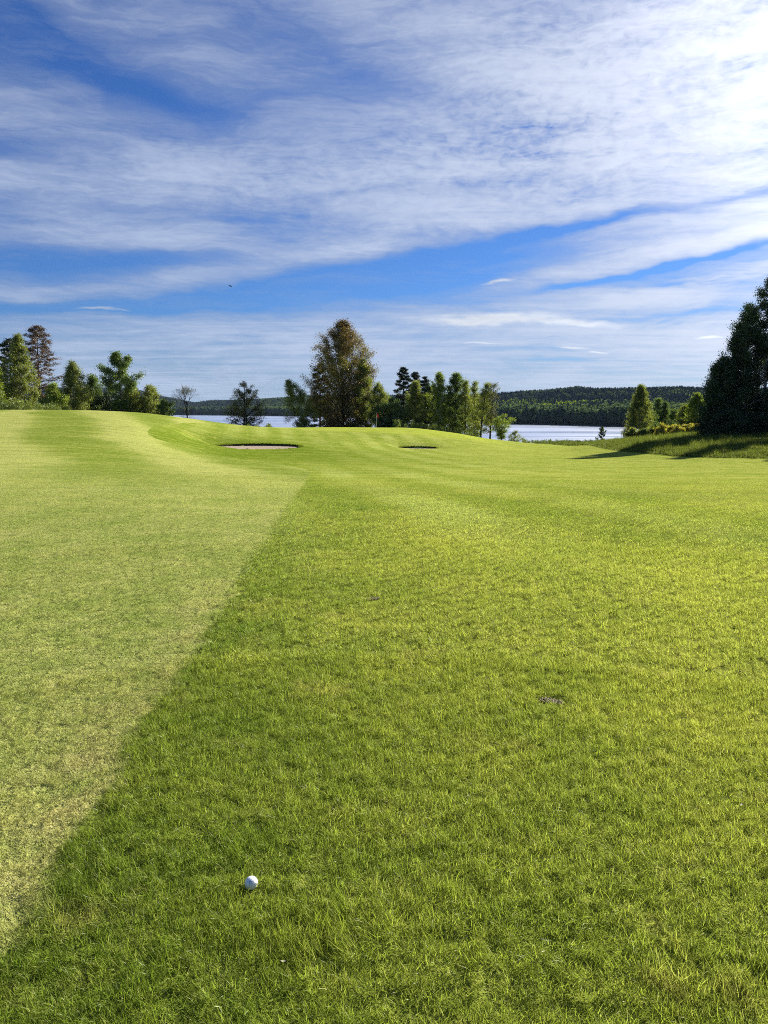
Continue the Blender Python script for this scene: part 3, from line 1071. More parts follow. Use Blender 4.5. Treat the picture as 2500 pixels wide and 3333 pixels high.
def bark_material(name, a, b, scale=(6, 6, 1.2), white=None):
    m, t, out = material(name)
    pos = t.n('ShaderNodeTexCoord').outputs['Object']
    c = t.mix(t.rng(t.noise(t.mapping(pos, scale=scale), 1.0, 4.0, 0.7), 0.35, 0.65), a, b)
    if white:
        k = t.rng(t.noise(t.mapping(pos, scale=(2, 2, 9)), 1.0, 3.0, 0.6), 0.52, 0.60)
        c = t.mix(k, white, c)
    d = t.n('ShaderNodeBsdfDiffuse')
    t.set(d.inputs['Color'], c)
    t.t.links.new(d.outputs[0], out.inputs[0])
    return m


L = {
    'birch': leaf_material('birch_leaf', (0.072, 0.100, 0.016), (0.270, 0.285, 0.042), trans=0.52),
    'bright': leaf_material('bright_leaf', (0.090, 0.140, 0.014), (0.280, 0.330, 0.032), trans=0.5),
    'green': leaf_material('green_leaf', (0.044, 0.082, 0.016), (0.150, 0.200, 0.032), trans=0.48),
    'aspen': leaf_material('bronze_leaf', (0.060, 0.035, 0.010), (0.185, 0.125, 0.026), trans=0.46, tip=(0.185, 0.165, 0.030)),
    'pine': leaf_material('pine_needle', (0.014, 0.024, 0.016), (0.040, 0.052, 0.026), trans=0.10),
    'pinebrown': leaf_material('brown_pine_needle', (0.060, 0.034, 0.024), (0.150, 0.085, 0.045), trans=0.2),
    'sparse': leaf_material('young_leaf', (0.060, 0.055, 0.020), (0.160, 0.155, 0.040)),
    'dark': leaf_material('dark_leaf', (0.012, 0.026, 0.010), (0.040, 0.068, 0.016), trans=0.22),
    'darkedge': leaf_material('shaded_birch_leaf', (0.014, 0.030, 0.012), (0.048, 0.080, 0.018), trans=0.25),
    'willow': leaf_material('golden_willow_leaf', (0.20, 0.19, 0.02), (0.50, 0.43, 0.06), trans=0.5),
    'herb': leaf_material('herb_leaf', (0.070, 0.105, 0.018), (0.200, 0.230, 0.035)),
}
BK = {
    'grey': bark_material('grey_bark', (0.035, 0.028, 0.022), (0.085, 0.070, 0.055)),
    'birch': bark_material('birch_bark', (0.035, 0.030, 0.028), (0.075, 0.065, 0.055), white=(0.45, 0.42, 0.38)),
    'pine': bark_material('pine_bark', (0.055, 0.030, 0.022), (0.13, 0.070, 0.042)),
    'dark': bark_material('dark_bark', (0.018, 0.014, 0.013), (0.045, 0.036, 0.030)),
}


PROFILES = {
    'ovoid': ([0, 0.12, 0.3, 0.5, 0.7, 0.85, 0.95, 1.0], [0.55, 0.88, 1.0, 0.97, 0.80, 0.55, 0.30, 0.06]),
    'cone': ([0, 0.08, 0.3, 0.5, 0.7, 0.85, 1.0], [0.75, 0.95, 1.0, 0.86, 0.60, 0.33, 0.04]),
    'round': ([0, 0.1, 0.35, 0.6, 0.8, 0.93, 1.0], [0.45, 0.75, 1.0, 0.98, 0.75, 0.45, 0.08]),
    'column': ([0, 0.1, 0.35, 0.6, 0.8, 0.93, 1.0], [0.55, 0.9, 1.0, 0.95, 0.75, 0.45, 0.06]),
    'pine': ([0, 0.2, 0.35, 0.55, 0.75, 0.9, 1.0], [0.5, 0.95, 1.0, 0.92, 0.70, 0.5, 0.12]),
    'spire': ([0, 0.15, 0.4, 0.7, 1.0], [0.9, 1.0, 0.72, 0.36, 0.02]),
    'top': ([0, 0.2, 0.4, 0.55, 0.8, 1.0], [0.25, 0.38, 0.55, 1.0, 0.95, 0.25]),
}


def build_tree(name, seed, H, Wd, kind='birch', prof='ovoid', leaf='birch', bark='grey', N=6000, lsize=0.22, crown0=0.08, lean=(0, 0),
               nb=34, up=35.0, droop=0.0, sigma=0.5, loc=(0, 0, 0), r0=None, lobes=0.22, multi=1, twig=True, hang=0.0, pad=False, topbare=0.0, clear=None, rvar=(0.62, 1.08), wmin=0.03, wpow=1.5):
    rng = np.random.default_rng(seed)
    wood = MB()
    ks, rs = PROFILES[prof]
    r0 = r0 or 0.012 * H + 0.03
    trunks = []
    for ti in range(multi):
        off = rng.uniform(-1, 1, 2) * (0.04 * H if multi > 1 else 0)
        m = 12
        s = np.linspace(0, 1, m)
        P = np.zeros((m, 3))
        P[:, 2] = s * H * (1.0 if ti == 0 else rng.uniform(0.75, 0.95))
        sp = (rng.uniform(-1, 1, 2) * Wd * 0.35) if multi > 1 else np.zeros(2)
        P[:, 0] = off[0] + lean[0] * s ** 1.6 + sp[0] * s + np.cumsum(rng.normal(0, 0.012 * H / m * 2, m))
        P[:, 1] = off[1] + lean[1] * s ** 1.6 + sp[1] * s + np.cumsum(rng.normal(0, 0.012 * H / m * 2, m))
        P[0, 2] = -0.4
        rr = r0 * (1 if ti == 0 else 0.75) * (1 - s) ** 0.8 + 0.012
        rr[0] *= 1.35
        wood.tube(P, rr, 7)
        trunks.append((s * P[-1, 2], P, rr))
    lob_p = rng.uniform(0, 6.28, 6)

    def lobe(a, h):
        return 1 + lobes * (math.sin(2 * a + lob_p[0] + 5 * h) + math.sin(3 * a + lob_p[1] - 9 * h) * 0.8 + 0.7 * math.sin(a * 1 + lob_p[2] + 14 * h)) * 0.6
    C, Dr = [], []
    ga = rng.uniform(0, 6.28)
    for i in range(nb):
        h = (i + rng.uniform(0, 1)) / nb
        h = h ** 0.92
        if clear and clear[0] < h < clear[1] and rng.uniform() < 0.7:
            continue
        a = ga + i * 2.39996 + rng.normal(0, 0.25)
        tr = trunks[i % multi]
        Ht = tr[1][-1, 2]
        he = (crown0 + (1 - crown0) * h) * Ht
        R = Wd * np.interp(h, ks, rs) * rng.uniform(*rvar) * lobe(a, h)
        upa = math.radians(min(up * (0.55 + 0.75 * h) + rng.normal(0, 11 if pad else 7), 74))
        hs = max(he - R * math.tan(upa), crown0 * 0.6 * Ht + 0.02 * H)
        if upa < 0:
            hs = min(he - R * math.tan(upa), Ht * 0.99)
        S = np.array([np.interp(hs, tr[0], tr[1][:, k]) for k in range(3)])
        S[2] = hs
        T = np.array([np.interp(he, tr[0], tr[1][:, k]) for k in range(3)])
        E = np.array([T[0] + R * math.cos(a), T[1] + R * math.sin(a), he])
        mid = S * 0.5 + E * 0.5 + np.array([0, 0, (0.12 if upa > 0 else -0.02) * R + droop * 0.35 * R])
        tt = np.linspace(0, 1, 7)[:, None]
        B = (1 - tt) ** 2 * S + 2 * tt * (1 - tt) * mid + tt ** 2 * E
        rb = max(0.016, r0 * 0.42 * (1 - h) ** 0.7 * min(1, R / Wd + .3)) * (1 - 0.85 * tt[:, 0]) + 0.006
        wood.tube(B, rb, 5, cap=False)
        ns = 5 if twig else 2
        bd = (E - S) / (np.linalg.norm(E - S) + 1e-6)
        for k in range(ns):
            tq = rng.uniform(0.30, 1.0)
            base = (1 - tq) ** 2 * S + 2 * tq * (1 - tq) * mid + tq ** 2 * E
            dirv = bd + rng.normal(0, 0.55, 3)
            dirv[2] = dirv[2] * (0.35 if pad else 1.0) + (0.0 if pad else 0.15)
            dirv /= np.linalg.norm(dirv)
            ln = (0.22 + 0.22 * rng.uniform()) * R * (1.25 - 0.5 * tq) + 0.15
            e2 = base + dirv * ln
            if twig:
                wood.tube(np.array([base, base * 0.5 + e2 * 0.5 + [0, 0, 0.05 * ln], e2]), np.array([0.016, 0.011, 0.005]) * (H / 14 + 0.3), 4, cap=False)
            for q in np.linspace(0.25, 1.0, 4):
                C.append(base + (e2 - base) * q)
                Dr.append(dirv)
        for q in (0.55, 0.75, 0.9, 1.0):
            C.append((1 - q) ** 2 * S + 2 * q * (1 - q) * mid + q ** 2 * E)
            Dr.append(bd)
    # leader
    tr = trunks[0]
    for q in np.linspace(0.86, 1.0, 5):
        C.append(np.array([np.interp(q * H, tr[0], tr[1][:, k]) for k in range(3)]))
        Dr.append(np.array([0, 0, 1.0]))
    C = np.array(C)
    Dr = np.array(Dr)
    idx = rng.integers(0, len(C), N)
    wt = rng.uniform(wmin, 1.0, len(C)) ** wpow          # some clumps thin, some full
    idx = rng.choice(len(C), N, p=wt / wt.sum())
    sg = np.array([sigma, sigma, sigma * (0.5 if pad else 0.8)])
    lc = C[idx] + np.clip(rng.normal(0, 1, (N, 3)), -1.5, 1.5) * sg * rng.uniform(0.4, 1.1, N)[:, None]
    if hang > 0:
        lc[:, 2] -= rng.uniform(0, 1, N) ** 1.3 * hang * (0.4 + 0.6 * (idx * 37 % 101) / 101.0)
    lc[:, 2] = np.where(lc[:, 2] < 0.08, rng.uniform(0.08, 0.16 * H, N), lc[:, 2])
    dirs = Dr[idx]
    V, Q = leaf_quads(rng, lc, lsize, 0.30 if pad else 0.62, flat=0.0, hang=0.5 if hang else 0.0, dirs=dirs if pad else None)
    rootO = bpy.data.objects.new(name, None)
    rootO.location = loc
    rootO.empty_display_size = 0.5
    link(rootO)
    new_obj('trunk', wood.mesh(name + '_trunk', BK[bark]), rootO)
    new_obj('crown', mesh_np(name + '_crown', V, Q, L[leaf], vattr={'rnd': np.repeat(rng.uniform(0, 1, N), 4)}), rootO)
    return rootO


def build_bare(name, seed, H, Wd, leaf='sparse', bark='dark', loc=(0, 0, 0), depth=5, N=2500, lsize=0.12, fork=0.3, spread=0.62, low=0, nchild=3, lowtop=0.3):
    """tree with open branching and few young leaves; low: number of twiggy lower branches"""
    rng = np.random.default_rng(seed)
    wood = MB()
    tips = []
    segs = []

    def grow(p, d, ln, r, k):
        pts_ = [p]
        q = p.copy()
        dd = d.copy()
        for _ in range(3):
            dd = dd + rng.normal(0, 0.13, 3)
            dd[2] += 0.05
            dd /= np.linalg.norm(dd)
            q = q + dd * ln / 3
            pts_.append(q.copy())
        wood.tube(np.array(pts_), np.linspace(r, r * 0.62, 4), 6 if k > 3 else (5 if k > 2 else 3), cap=False)
        segs.append((pts_, k))
        if k == 0:
            tips.append(q)
            return
        nc = nchild if k > 1 else 3
        for c in range(nc):
            ang = rng.uniform(0.25, 1.0) * spread if c else rng.uniform(0, 0.3)
            ax = rng.normal(0, 1, 3)
            ax -= dd * ax.dot(dd)
            ax /= np.linalg.norm(ax)
            nd = dd * math.cos(ang) + ax * math.sin(ang)
            st = pts_[3] if c < 2 else pts_[2]
            grow(st.copy(), nd, ln * rng.uniform(0.66, 0.86), r * (0.68 if c == 0 else 0.5), k - 1)
    base = np.array([0, 0, -0.3])
    r0 = 0.010 * H + 0.04
    fk = H * fork
    bend = rng.normal(0, 0.02 * H, 2)
    P = np.array([base, [bend[0] * .3, bend[1] * .3, fk * 0.5], [bend[0], bend[1], fk]])
    wood.tube(P, [r0 * 1.3, r0, r0 * 0.85], 7, cap=False)
    for c in range(3):
        a = c * 2.1 + rng.uniform(0, 0.8)
        ang = rng.uniform(0.12, 0.42) * (Wd / H) * 3
        d = np.array([math.cos(a) * math.sin(ang), math.sin(a) * math.sin(ang), math.cos(ang)])
        grow(P[-1].copy(), d, (H - fk) * 0.27, r0 * 0.62, depth)
    for i in range(low):
        h = rng.uniform(0.05, lowtop) * H
        a = i * 2.4
        d = np.array([math.cos(a), math.sin(a), rng.uniform(-0.25, 0.35)])
        d /= np.linalg.norm(d)
        st = np.array([np.interp(h, P[:, 2], P[:, 0]), np.interp(h, P[:, 2], P[:, 1]), h])
        grow(st, d, Wd * 0.42, r0 * 0.22, 2)
    # fit to the wanted height and half width
    allv = np.vstack(wood.V)
    sz = H / allv[:, 2].max()
    hw = np.percentile(np.abs(allv[:, 0]), 96)
    sx = Wd / hw
    S3 = np.array([sx, sx, sz])
    wood.V = [v * S3 for v in wood.V]
    tp = np.array([np.array(s[0]) for s in segs if s[1] <= 1]).reshape(-1, 3) * S3
    idx = rng.integers(0, len(tp), N)
    C = tp[idx] + rng.normal(0, 0.10, (N, 3)) * (H / 8)
    C[:, 2] = np.maximum(C[:, 2], 0.05)
    V, Q = leaf_quads(rng, C, lsize, 0.6)
    rootO = bpy.data.objects.new(name, None)
    rootO.location = loc
    link(rootO)
    new_obj('trunk', wood.mesh(name + '_trunk', BK[bark]), rootO)
    new_obj('crown', mesh_np(name + '_crown', V, Q, L[leaf], vattr={'rnd': np.repeat(rng.uniform(0, 1, N), 4)}), rootO)
    return rootO


def place(X, Ytop, hw, D):
    x = at(X, 1328, D)[0]
    z = gz(x, D)
    H = at(X, Ytop, D)[2] - z
    return (x, D, z), H, hw / FPX * D


def T(X, Ytop, hw, D, name, label, cat='tree', group=None, bare=False, **kw):
    loc, H, Wd = place(X, Ytop, hw, D)
    seed = abs(int(X * 7 + Ytop))
    if not bare:
        kw['N'] = int(kw['N'] * 2.5)
        kw['lsize'] = kw.get('lsize', 0.22) * 0.80
        Wd *= 1.10
    f = build_bare if bare else build_tree
    o = f(name, seed, H, Wd, loc=loc, **kw)
    tag(o, label, cat, group)
    return o


# --- left cluster behind the mound
T(40, 1105, 34, 128, 'pine_tree', 'dark pine peeking out behind the tall weeping birch, second pine from the left edge', prof='pine', leaf='pine', bark='pine', pad=True, N=5000, lsize=0.42, crown0=0.3, nb=40, up=12, sigma=0.35)
T(-12, 1140, 42, 130, 'pine_tree', 'dark pine cut by the left photo edge, behind the yellow-green tree', prof='pine', leaf='pine', bark='pine', pad=True, N=5000, lsize=0.42, crown0=0.2, nb=36, up=12, sigma=0.4)
T(-22, 1185, 45, 112, 'broadleaf_tree', 'bright yellow-green tree cut by the left photo edge', prof='round', leaf='bright', N=9000, lsize=0.22, sigma=0.45, crown0=0.03, nb=40)
T(72, 1090, 54, 116, 'birch_tree', 'tall weeping birch with a pointed top beside the big brown pine', prof='cone', leaf='birch', bark='birch', N=17000, lsize=0.20, hang=0.9, crown0=0.03, nb=62, sigma=0.34, up=48, lobes=0.14)
T(133, 1062, 57, 122, 'pine_tree', 'tallest pine on the left with bare lower trunk and brownish open crown', prof='pine', leaf='pinebrown', bark='pine', pad=True, N=7000, lsize=0.32, crown0=0.24, nb=95, up=14, sigma=0.34, r0=0.17, lobes=0.30)
T(175, 1250, 33, 108, 'bushy_tree', 'low bushy green tree at the foot of the big brown pine', prof='round', leaf='bright', N=9000, lsize=0.20, crown0=0.02, nb=36, sigma=0.35, multi=3)
T(243, 1180, 46, 114, 'birch_tree', 'rounded weeping birch with pale thin trunk, right of the big brown pine', prof='ovoid', leaf='birch', bark='birch', N=13000, lsize=0.18, hang=0.9, crown0=0.05, nb=50, sigma=0.36, up=42, lobes=0.18)
T(306, 1222, 26, 120, 'birch_tree', 'small dark birch between the rounded birch and the lumpy aspen', prof='ovoid', leaf='green', bark='birch', N=8000, lsize=0.19, hang=0.5, crown0=0.02, nb=34, sigma=0.4)
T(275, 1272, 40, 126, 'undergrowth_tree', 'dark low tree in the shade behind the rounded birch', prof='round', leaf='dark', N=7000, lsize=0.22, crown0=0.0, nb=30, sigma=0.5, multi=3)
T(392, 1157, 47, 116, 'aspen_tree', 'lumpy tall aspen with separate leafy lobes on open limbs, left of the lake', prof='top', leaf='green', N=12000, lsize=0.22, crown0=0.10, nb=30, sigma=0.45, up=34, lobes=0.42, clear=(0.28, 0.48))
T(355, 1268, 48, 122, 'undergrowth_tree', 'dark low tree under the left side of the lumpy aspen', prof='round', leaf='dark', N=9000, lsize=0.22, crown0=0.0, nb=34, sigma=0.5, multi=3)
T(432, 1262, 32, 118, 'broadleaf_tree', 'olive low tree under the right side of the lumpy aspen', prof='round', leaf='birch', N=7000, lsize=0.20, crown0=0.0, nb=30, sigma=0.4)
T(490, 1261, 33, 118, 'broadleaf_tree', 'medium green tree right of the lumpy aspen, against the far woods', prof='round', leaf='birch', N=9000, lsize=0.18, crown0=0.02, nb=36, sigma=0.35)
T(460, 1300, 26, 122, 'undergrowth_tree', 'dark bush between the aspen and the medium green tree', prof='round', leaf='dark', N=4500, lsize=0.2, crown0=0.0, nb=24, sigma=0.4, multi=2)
T(541, 1301, 26, 116, 'small_tree', 'small round green tree at the left end of the visible lake', prof='round', leaf='green', N=6000, lsize=0.17, crown0=0.02, nb=28, sigma=0.3, multi=2)
T(609, 1247, 34, 118, 'bare_tree', 'nearly leafless forked tree standing before the lake, left one', bare=True, leaf='sparse', depth=5, N=1500, lsize=0.10, fork=0.42, spread=0.75, low=22, lowtop=0.45)
T(795, 1243, 56, 122, 'half_bare_tree', 'fan-shaped tree just coming into leaf, alone before the lake', prof='round', leaf='sparse', bark='dark', N=7000, lsize=0.17, crown0=0.04, nb=64, sigma=0.26, up=40, multi=2, lobes=0.12, rvar=(0.75, 1.05), wmin=0.2)
# --- centre
T(990, 1240, 40, 128, 'birch_tree', 'small dark birch with its top leaning left beside the great aspen', prof='column', leaf='birch', bark='birch', N=9500, lsize=0.18, hang=0.5, crown0=0.02, nb=38, sigma=0.36, lean=(-2.4, 0), up=40, lobes=.3)
T(1118, 1049, 101, 136, 'great_aspen', 'largest tree in the middle, a bronze and olive aspen beside the green', prof='ovoid', leaf='aspen', N=46000, lsize=0.22, crown0=0.02, nb=150, sigma=0.52, up=52, r0=0.30, lobes=0.10, multi=1, rvar=(0.78, 1.04), wmin=0.35)
T(1040, 1185, 34, 140, 'pine_tree', 'dark pine half hidden behind the left flank of the great aspen', prof='pine', leaf='pine', bark='pine', pad=True, N=6000, lsize=0.36, crown0=0.10, nb=44, up=6, sigma=0.32)
T(1195, 1170, 42, 134, 'broadleaf_tree', 'fresh green tree growing against the right flank of the great aspen', prof='ovoid', leaf='birch', N=12000, lsize=0.20, crown0=0.06, nb=44, sigma=0.45, multi=2)
T(1232, 1245, 30, 130, 'broadleaf_tree', 'green tree with several thin stems standing behind the flagstick', prof='ovoid', leaf='birch', N=6500, lsize=0.19, crown0=0.15, nb=32, sigma=0.4, multi=3)
T(1276, 1297, 48, 127, 'round_bush', 'large rounded dark green bush right of the flagstick', 'bush', prof='round', leaf='green', N=14000, lsize=0.19, crown0=0.0, nb=48, sigma=0.36, multi=3, lobes=.12)
T(1313, 1198, 30, 142, 'pine_tree', 'tallest of the three dark pines right of the great aspen', prof='pine', leaf='pine', bark='pine', pad=True, N=5500, lsize=0.38, crown0=0.2, nb=42, up=10, sigma=0.32)
T(1352, 1212, 24, 144, 'pine_tree', 'middle one of the three dark pines right of the great aspen', prof='pine', leaf='pine', bark='pine', pad=True, N=5000, lsize=0.38, crown0=0.2, nb=38, up=10, sigma=0.32)
T(1384, 1229, 22, 142, 'pine_tree', 'lowest and rightmost of the three dark pines right of the great aspen', prof='pine', leaf='pine', bark='pine', pad=True, N=4500, lsize=0.38, crown0=0.15, nb=34, up=10, sigma=0.32)
T(1352, 1243, 36, 130, 'birch_tree', 'green birch in front of the three dark pines', prof='cone', leaf='birch', bark='birch', N=11500, lsize=0.19, hang=0.6, crown0=0.02, nb=44, sigma=0.38, up=42)
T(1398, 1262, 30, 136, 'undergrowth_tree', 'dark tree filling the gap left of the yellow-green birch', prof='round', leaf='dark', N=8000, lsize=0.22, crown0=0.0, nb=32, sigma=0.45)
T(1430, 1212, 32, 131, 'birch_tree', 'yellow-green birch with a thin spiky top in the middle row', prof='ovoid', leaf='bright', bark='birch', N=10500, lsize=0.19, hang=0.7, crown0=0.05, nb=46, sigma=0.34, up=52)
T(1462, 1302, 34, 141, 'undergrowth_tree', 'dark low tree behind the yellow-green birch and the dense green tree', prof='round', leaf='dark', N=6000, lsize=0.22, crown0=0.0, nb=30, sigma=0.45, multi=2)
T(1524, 1318, 30, 140, 'undergrowth_tree', 'low shaded tree behind the first slender trunks by the lake', prof='round', leaf='green', N=4200, lsize=0.20, crown0=0.05, nb=28, sigma=0.42, multi=2)
T(1484, 1218, 31, 133, 'broadleaf_tree', 'dense full-topped green tree right of the yellow-green birch', prof='column', leaf='green', N=12500, lsize=0.20, crown0=0.10, nb=42, sigma=0.42, lobes=.16)
T(1514, 1244, 20, 128, 'slender_tree', 'slender tree with dark bare trunk, leftmost of the thin ones by the lake', prof='ovoid', leaf='birch', bark='dark', N=3600, lsize=0.18, crown0=0.16, nb=30, sigma=0.36, group='slender trees at the right end of the row')
T(1546, 1246, 18, 131, 'slender_tree', 'thin leafy tree between two dark trunks by the lake', prof='column', leaf='birch', bark='dark', N=3600, lsize=0.18, crown0=0.08, nb=28, sigma=0.36, group='slender trees at the right end of the row')
T(1566, 1249, 27, 127, 'slender_tree', 'slender tree with a leaning dark trunk, widest of the thin ones', prof='ovoid', leaf='birch', bark='dark', N=4600, lsize=0.18, crown0=0.15, nb=34, sigma=0.38, lean=(1.0, 0), group='slender trees at the right end of the row')
T(1597, 1246, 19, 127, 'slender_tree', 'thinnest see-through tree at the right end of the row', prof='top', leaf='sparse', bark='dark', N=1500, lsize=0.17, crown0=0.15, nb=26, sigma=0.34, lean=(0.6, 0), group='slender trees at the right end of the row')
T(1638, 1350, 32, 124, 'small_tree', 'small spreading tree with low twigs, last before the open lake', prof='top', leaf='bright', bark='dark', N=3600, lsize=0.16, crown0=0.12, nb=34, sigma=0.26, multi=2)
T(1675, 1404, 20, 124, 'low_shrub', 'low thin shrub reaching toward the open lake', 'bush', prof='round', leaf='birch', bark='dark', N=900, lsize=0.15, crown0=0.0, nb=16, sigma=0.22, multi=3)
T(1962, 1390, 15, 122, 'sapling', 'lone small sapling silhouetted against the lake', prof='cone', leaf='green', bark='dark', N=520, lsize=0.22, crown0=0.05, nb=20, sigma=0.12, up=40)
# --- right
T(2085, 1254, 44, 132, 'birch_tree', 'single conical birch on the lake shore right of the open water', prof='cone', leaf='birch', bark='birch', N=21000, lsize=0.18, hang=0.6, crown0=0.02, nb=64, sigma=0.36, up=48, lobes=.14)
T(2272, 1287, 28, 112, 'broadleaf_tree', 'sunlit yellow-green tree beside the great dark birches', prof='ovoid', leaf='bright', N=9500, lsize=0.18, crown0=0.05, nb=38, sigma=0.33)
T(2236, 1322, 24, 118, 'broadleaf_tree', 'olive tree left of the sunlit yellow-green one', prof='round', leaf='birch', N=6000, lsize=0.18, crown0=0.0, nb=30, sigma=0.35)
BIG = [
    (2478, 905, 72, 84, 'tallest dark birch at the right photo edge', 26000),
    (2560, 880, 80, 88, 'great dark birch reaching in from beyond the right photo edge', 20000),
    (2425, 990, 62, 86, 'second dark birch from the right photo edge with drooping twigs', 22000),
    (2382, 1080, 56, 83, 'third dark birch from the right, mid-way down the sloping treetop line', 20000),
    (2348, 1165, 48, 82, 'fourth dark birch from the right, lower on the sloping treetop line', 18000),
    (2320, 1245, 30, 81, 'lowest dark birch at the left end of the shadowed group', 12000),
]
for X, Yt, hw, D, lab, N in BIG:
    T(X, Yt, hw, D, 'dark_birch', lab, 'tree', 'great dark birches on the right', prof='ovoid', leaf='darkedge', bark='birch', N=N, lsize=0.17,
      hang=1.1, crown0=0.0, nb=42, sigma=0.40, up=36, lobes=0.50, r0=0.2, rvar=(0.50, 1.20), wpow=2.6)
for X, Yt, hw, D, lab in ((2335, 1330, 34, 80, 'dark spruce-like bush at the left foot of the great birches'),
                          (2400, 1340, 40, 79, 'dark bush under the middle of the great birches'),
                          (2465, 1350, 36, 80, 'dark bush at the foot of the tallest birch')):
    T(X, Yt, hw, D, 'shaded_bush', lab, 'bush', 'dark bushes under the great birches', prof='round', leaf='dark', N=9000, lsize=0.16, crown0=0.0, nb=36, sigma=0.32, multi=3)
# trees beyond the frame that throw the long shadows over the rough
for X, Yt, hw, D in ((2660, 930, 70, 94), (2720, 900, 90, 80), (2900, 960, 90, 72), (3150, 900, 100, 70), (2800, 900, 80, 100)):
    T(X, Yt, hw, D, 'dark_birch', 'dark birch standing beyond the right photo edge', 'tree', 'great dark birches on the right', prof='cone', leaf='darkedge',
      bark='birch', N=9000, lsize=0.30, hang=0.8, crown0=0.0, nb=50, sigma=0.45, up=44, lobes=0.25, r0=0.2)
# young shore trees between the single birch and the sunlit one
for i, (X, Yt, hw, D, lf, lab) in enumerate(((2140, 1300, 16, 163, 'green', 'grey-green round tree just right of the single conical birch'),
                                             (2165, 1312, 14, 163, 'green', 'second grey-green tree behind the golden willows'),
                                             (2195, 1335, 30, 160, 'green', 'broad low grey-green tree behind the golden willows'),
                                             (2122, 1340, 22, 158, 'green', 'low green tree tucked behind the single conical birch'))):
    T(X, Yt, hw, D, 'shore_tree', lab, 'tree', 'round trees behind the willows', prof='round', leaf=lf, N=6000, lsize=0.24, crown0=0.0, nb=34, sigma=0.4)
# golden willows
WX = [(2066, 1392, 20, 104, 'birch'), (2098, 1396, 16, 103, 'herb'), (2130, 1388, 20, 104, 'herb'), (2160, 1382, 19, 102, 'willow'), (2188, 1384, 18, 103, 'willow'),
      (2214, 1387, 16, 101, 'willow'), (2242, 1379, 19, 102, 'willow'), (2268, 1382, 17, 100, 'willow'), (2294, 1376, 17, 99, 'willow')]
WL = ['leafy green willow shrub at the foot of the single conical birch', 'pale whitish-green shrub right of the conical birch foot', 'yellow-green shrub at the left end of the golden row',
      'golden willow shrub, first full golden one from the left', 'golden willow shrub, second full golden one from the left', 'golden willow shrub in the middle of the row',
      'golden willow shrub, third from the dark birches', 'golden willow shrub, second from the dark birches', 'golden willow shrub touching the dark birches']
for (X, Yt, hw, D, lf), lab in zip(WX, WL):
    T(X, Yt, hw, D, 'willow_shrub', lab, 'shrub', 'willow shrubs on the lake bank', prof='column', leaf=lf, bark='grey', N=3800, lsize=0.15, crown0=0.0, nb=26, sigma=0.18, up=62, multi=4)

# ------------------------------------------------------------------ far woods
rng = np.random.default_rng(77)


def far_conifer(nm, mat, seed):
    r = np.random.default_rng(seed)
    V, Q = [], []
    H = 1.0
    nl = 7
    n = 0
    for i in range(nl):
        z0 = 0.12 + 0.84 * i / nl
        R = 0.17 * (1 - i / nl) ** 0.75 + 0.015
        k = 7
        a0 = r.uniform(0, 6)
        for j in range(k):
            a = a0 + 2 * math.pi * j / k
            rr = R * r.uniform(0.7, 1.15)
            w = 2 * math.pi / k * 0.62
            tz = z0 + 0.20
            V += [(rr * math.cos(a - w) * .8, rr * math.sin(a - w) * .8, z0 + 0.01), (rr * math.cos(a), rr * math.sin(a), z0 - 0.04 * r.uniform(0, 1)),
                  (rr * math.cos(a + w) * .8, rr * math.sin(a + w) * .8, z0 + 0.01), (0.0, 0.0, min(tz, 1.0))]
            Q.append((n, n + 1, n + 2, n + 3))
            n += 4
    return mesh_np(nm, np.array(V), np.array(Q), mat, vattr={'rnd': np.repeat(r.uniform(0, 1, len(Q)), 4)})


def far_broadleaf(nm, mat, seed, n=150, w=0.30):
    r = np.random.default_rng(seed)
    d = r.normal(0, 1, (n, 3))
    d /= np.linalg.norm(d, axis=1)[:, None]
    lob = 1 + 0.18 * np.sin(d[:, 0] * 5 + seed) + 0.18 * np.sin(d[:, 1] * 6 + d[:, 2] * 4)
    C = d * np.array([w, w, 0.44]) * (lob * r.uniform(0.75, 1.0, n))[:, None]
    C[:, 2] += 0.52
    N = d + r.normal(0, 0.35, (n, 3))
    N /= np.linalg.norm(N, axis=1)[:, None]
    U = np.cross(N, r.normal(0, 1, (n, 3)))
    U /= np.linalg.norm(U, axis=1)[:, None]
    Wv = np.cross(N, U)
    s = 0.085
    V = np.stack([C - U * s, C + Wv * s, C + U * s, C - Wv * s], 1).reshape(-1, 3)
    return mesh_np(nm, V, np.arange(4 * n).reshape(-1, 4), mat, vattr={'rnd': np.repeat(r.uniform(0, 1, n), 4)})


def far_material(name, dark, light, trans=0.15):
    m, t, out = material(name)
    pos = t.n('ShaderNodeNewGeometry').outputs['Position']
    f = t.m('ADD', t.m('MULTIPLY', t.attr('rnd'), 0.35), t.m('MULTIPLY', t.rng(t.noise(pos, 0.022, 3.0, 0.6), 0.35, 0.65), 0.65))
    c = t.mix(f, dark, light)
    t.t.links.new(turf_shader(t, c, trans, 0.0), out.inputs[0])
    return m


L['fcon'] = far_material('far_spruce_needle', (0.030, 0.046, 0.058), (0.068, 0.090, 0.086), 0.10)  # blue cast of distant haze painted into the needle colour
L['fdec'] = far_material('far_birch_leaf', (0.052, 0.086, 0.050), (0.120, 0.170, 0.068), 0.35)
L['fbri'] = far_material('far_bright_leaf', (0.090, 0.140, 0.014), (0.180, 0.230, 0.022), 0.4)
con = [far_conifer('far_spruce_%d' % i, L['fcon'], 10 + i) for i in range(4)]
dec = [far_broadleaf('far_birch_%d' % i, L['fdec'], 20 + i, w=0.24 + 0.03 * i) for i in range(3)]
bri = [far_broadleaf('far_bright_%d' % i, L['fbri'], 30 + i, w=0.30) for i in range(2)]
srcs = [source('far_tree', me) for me in con + dec + bri]
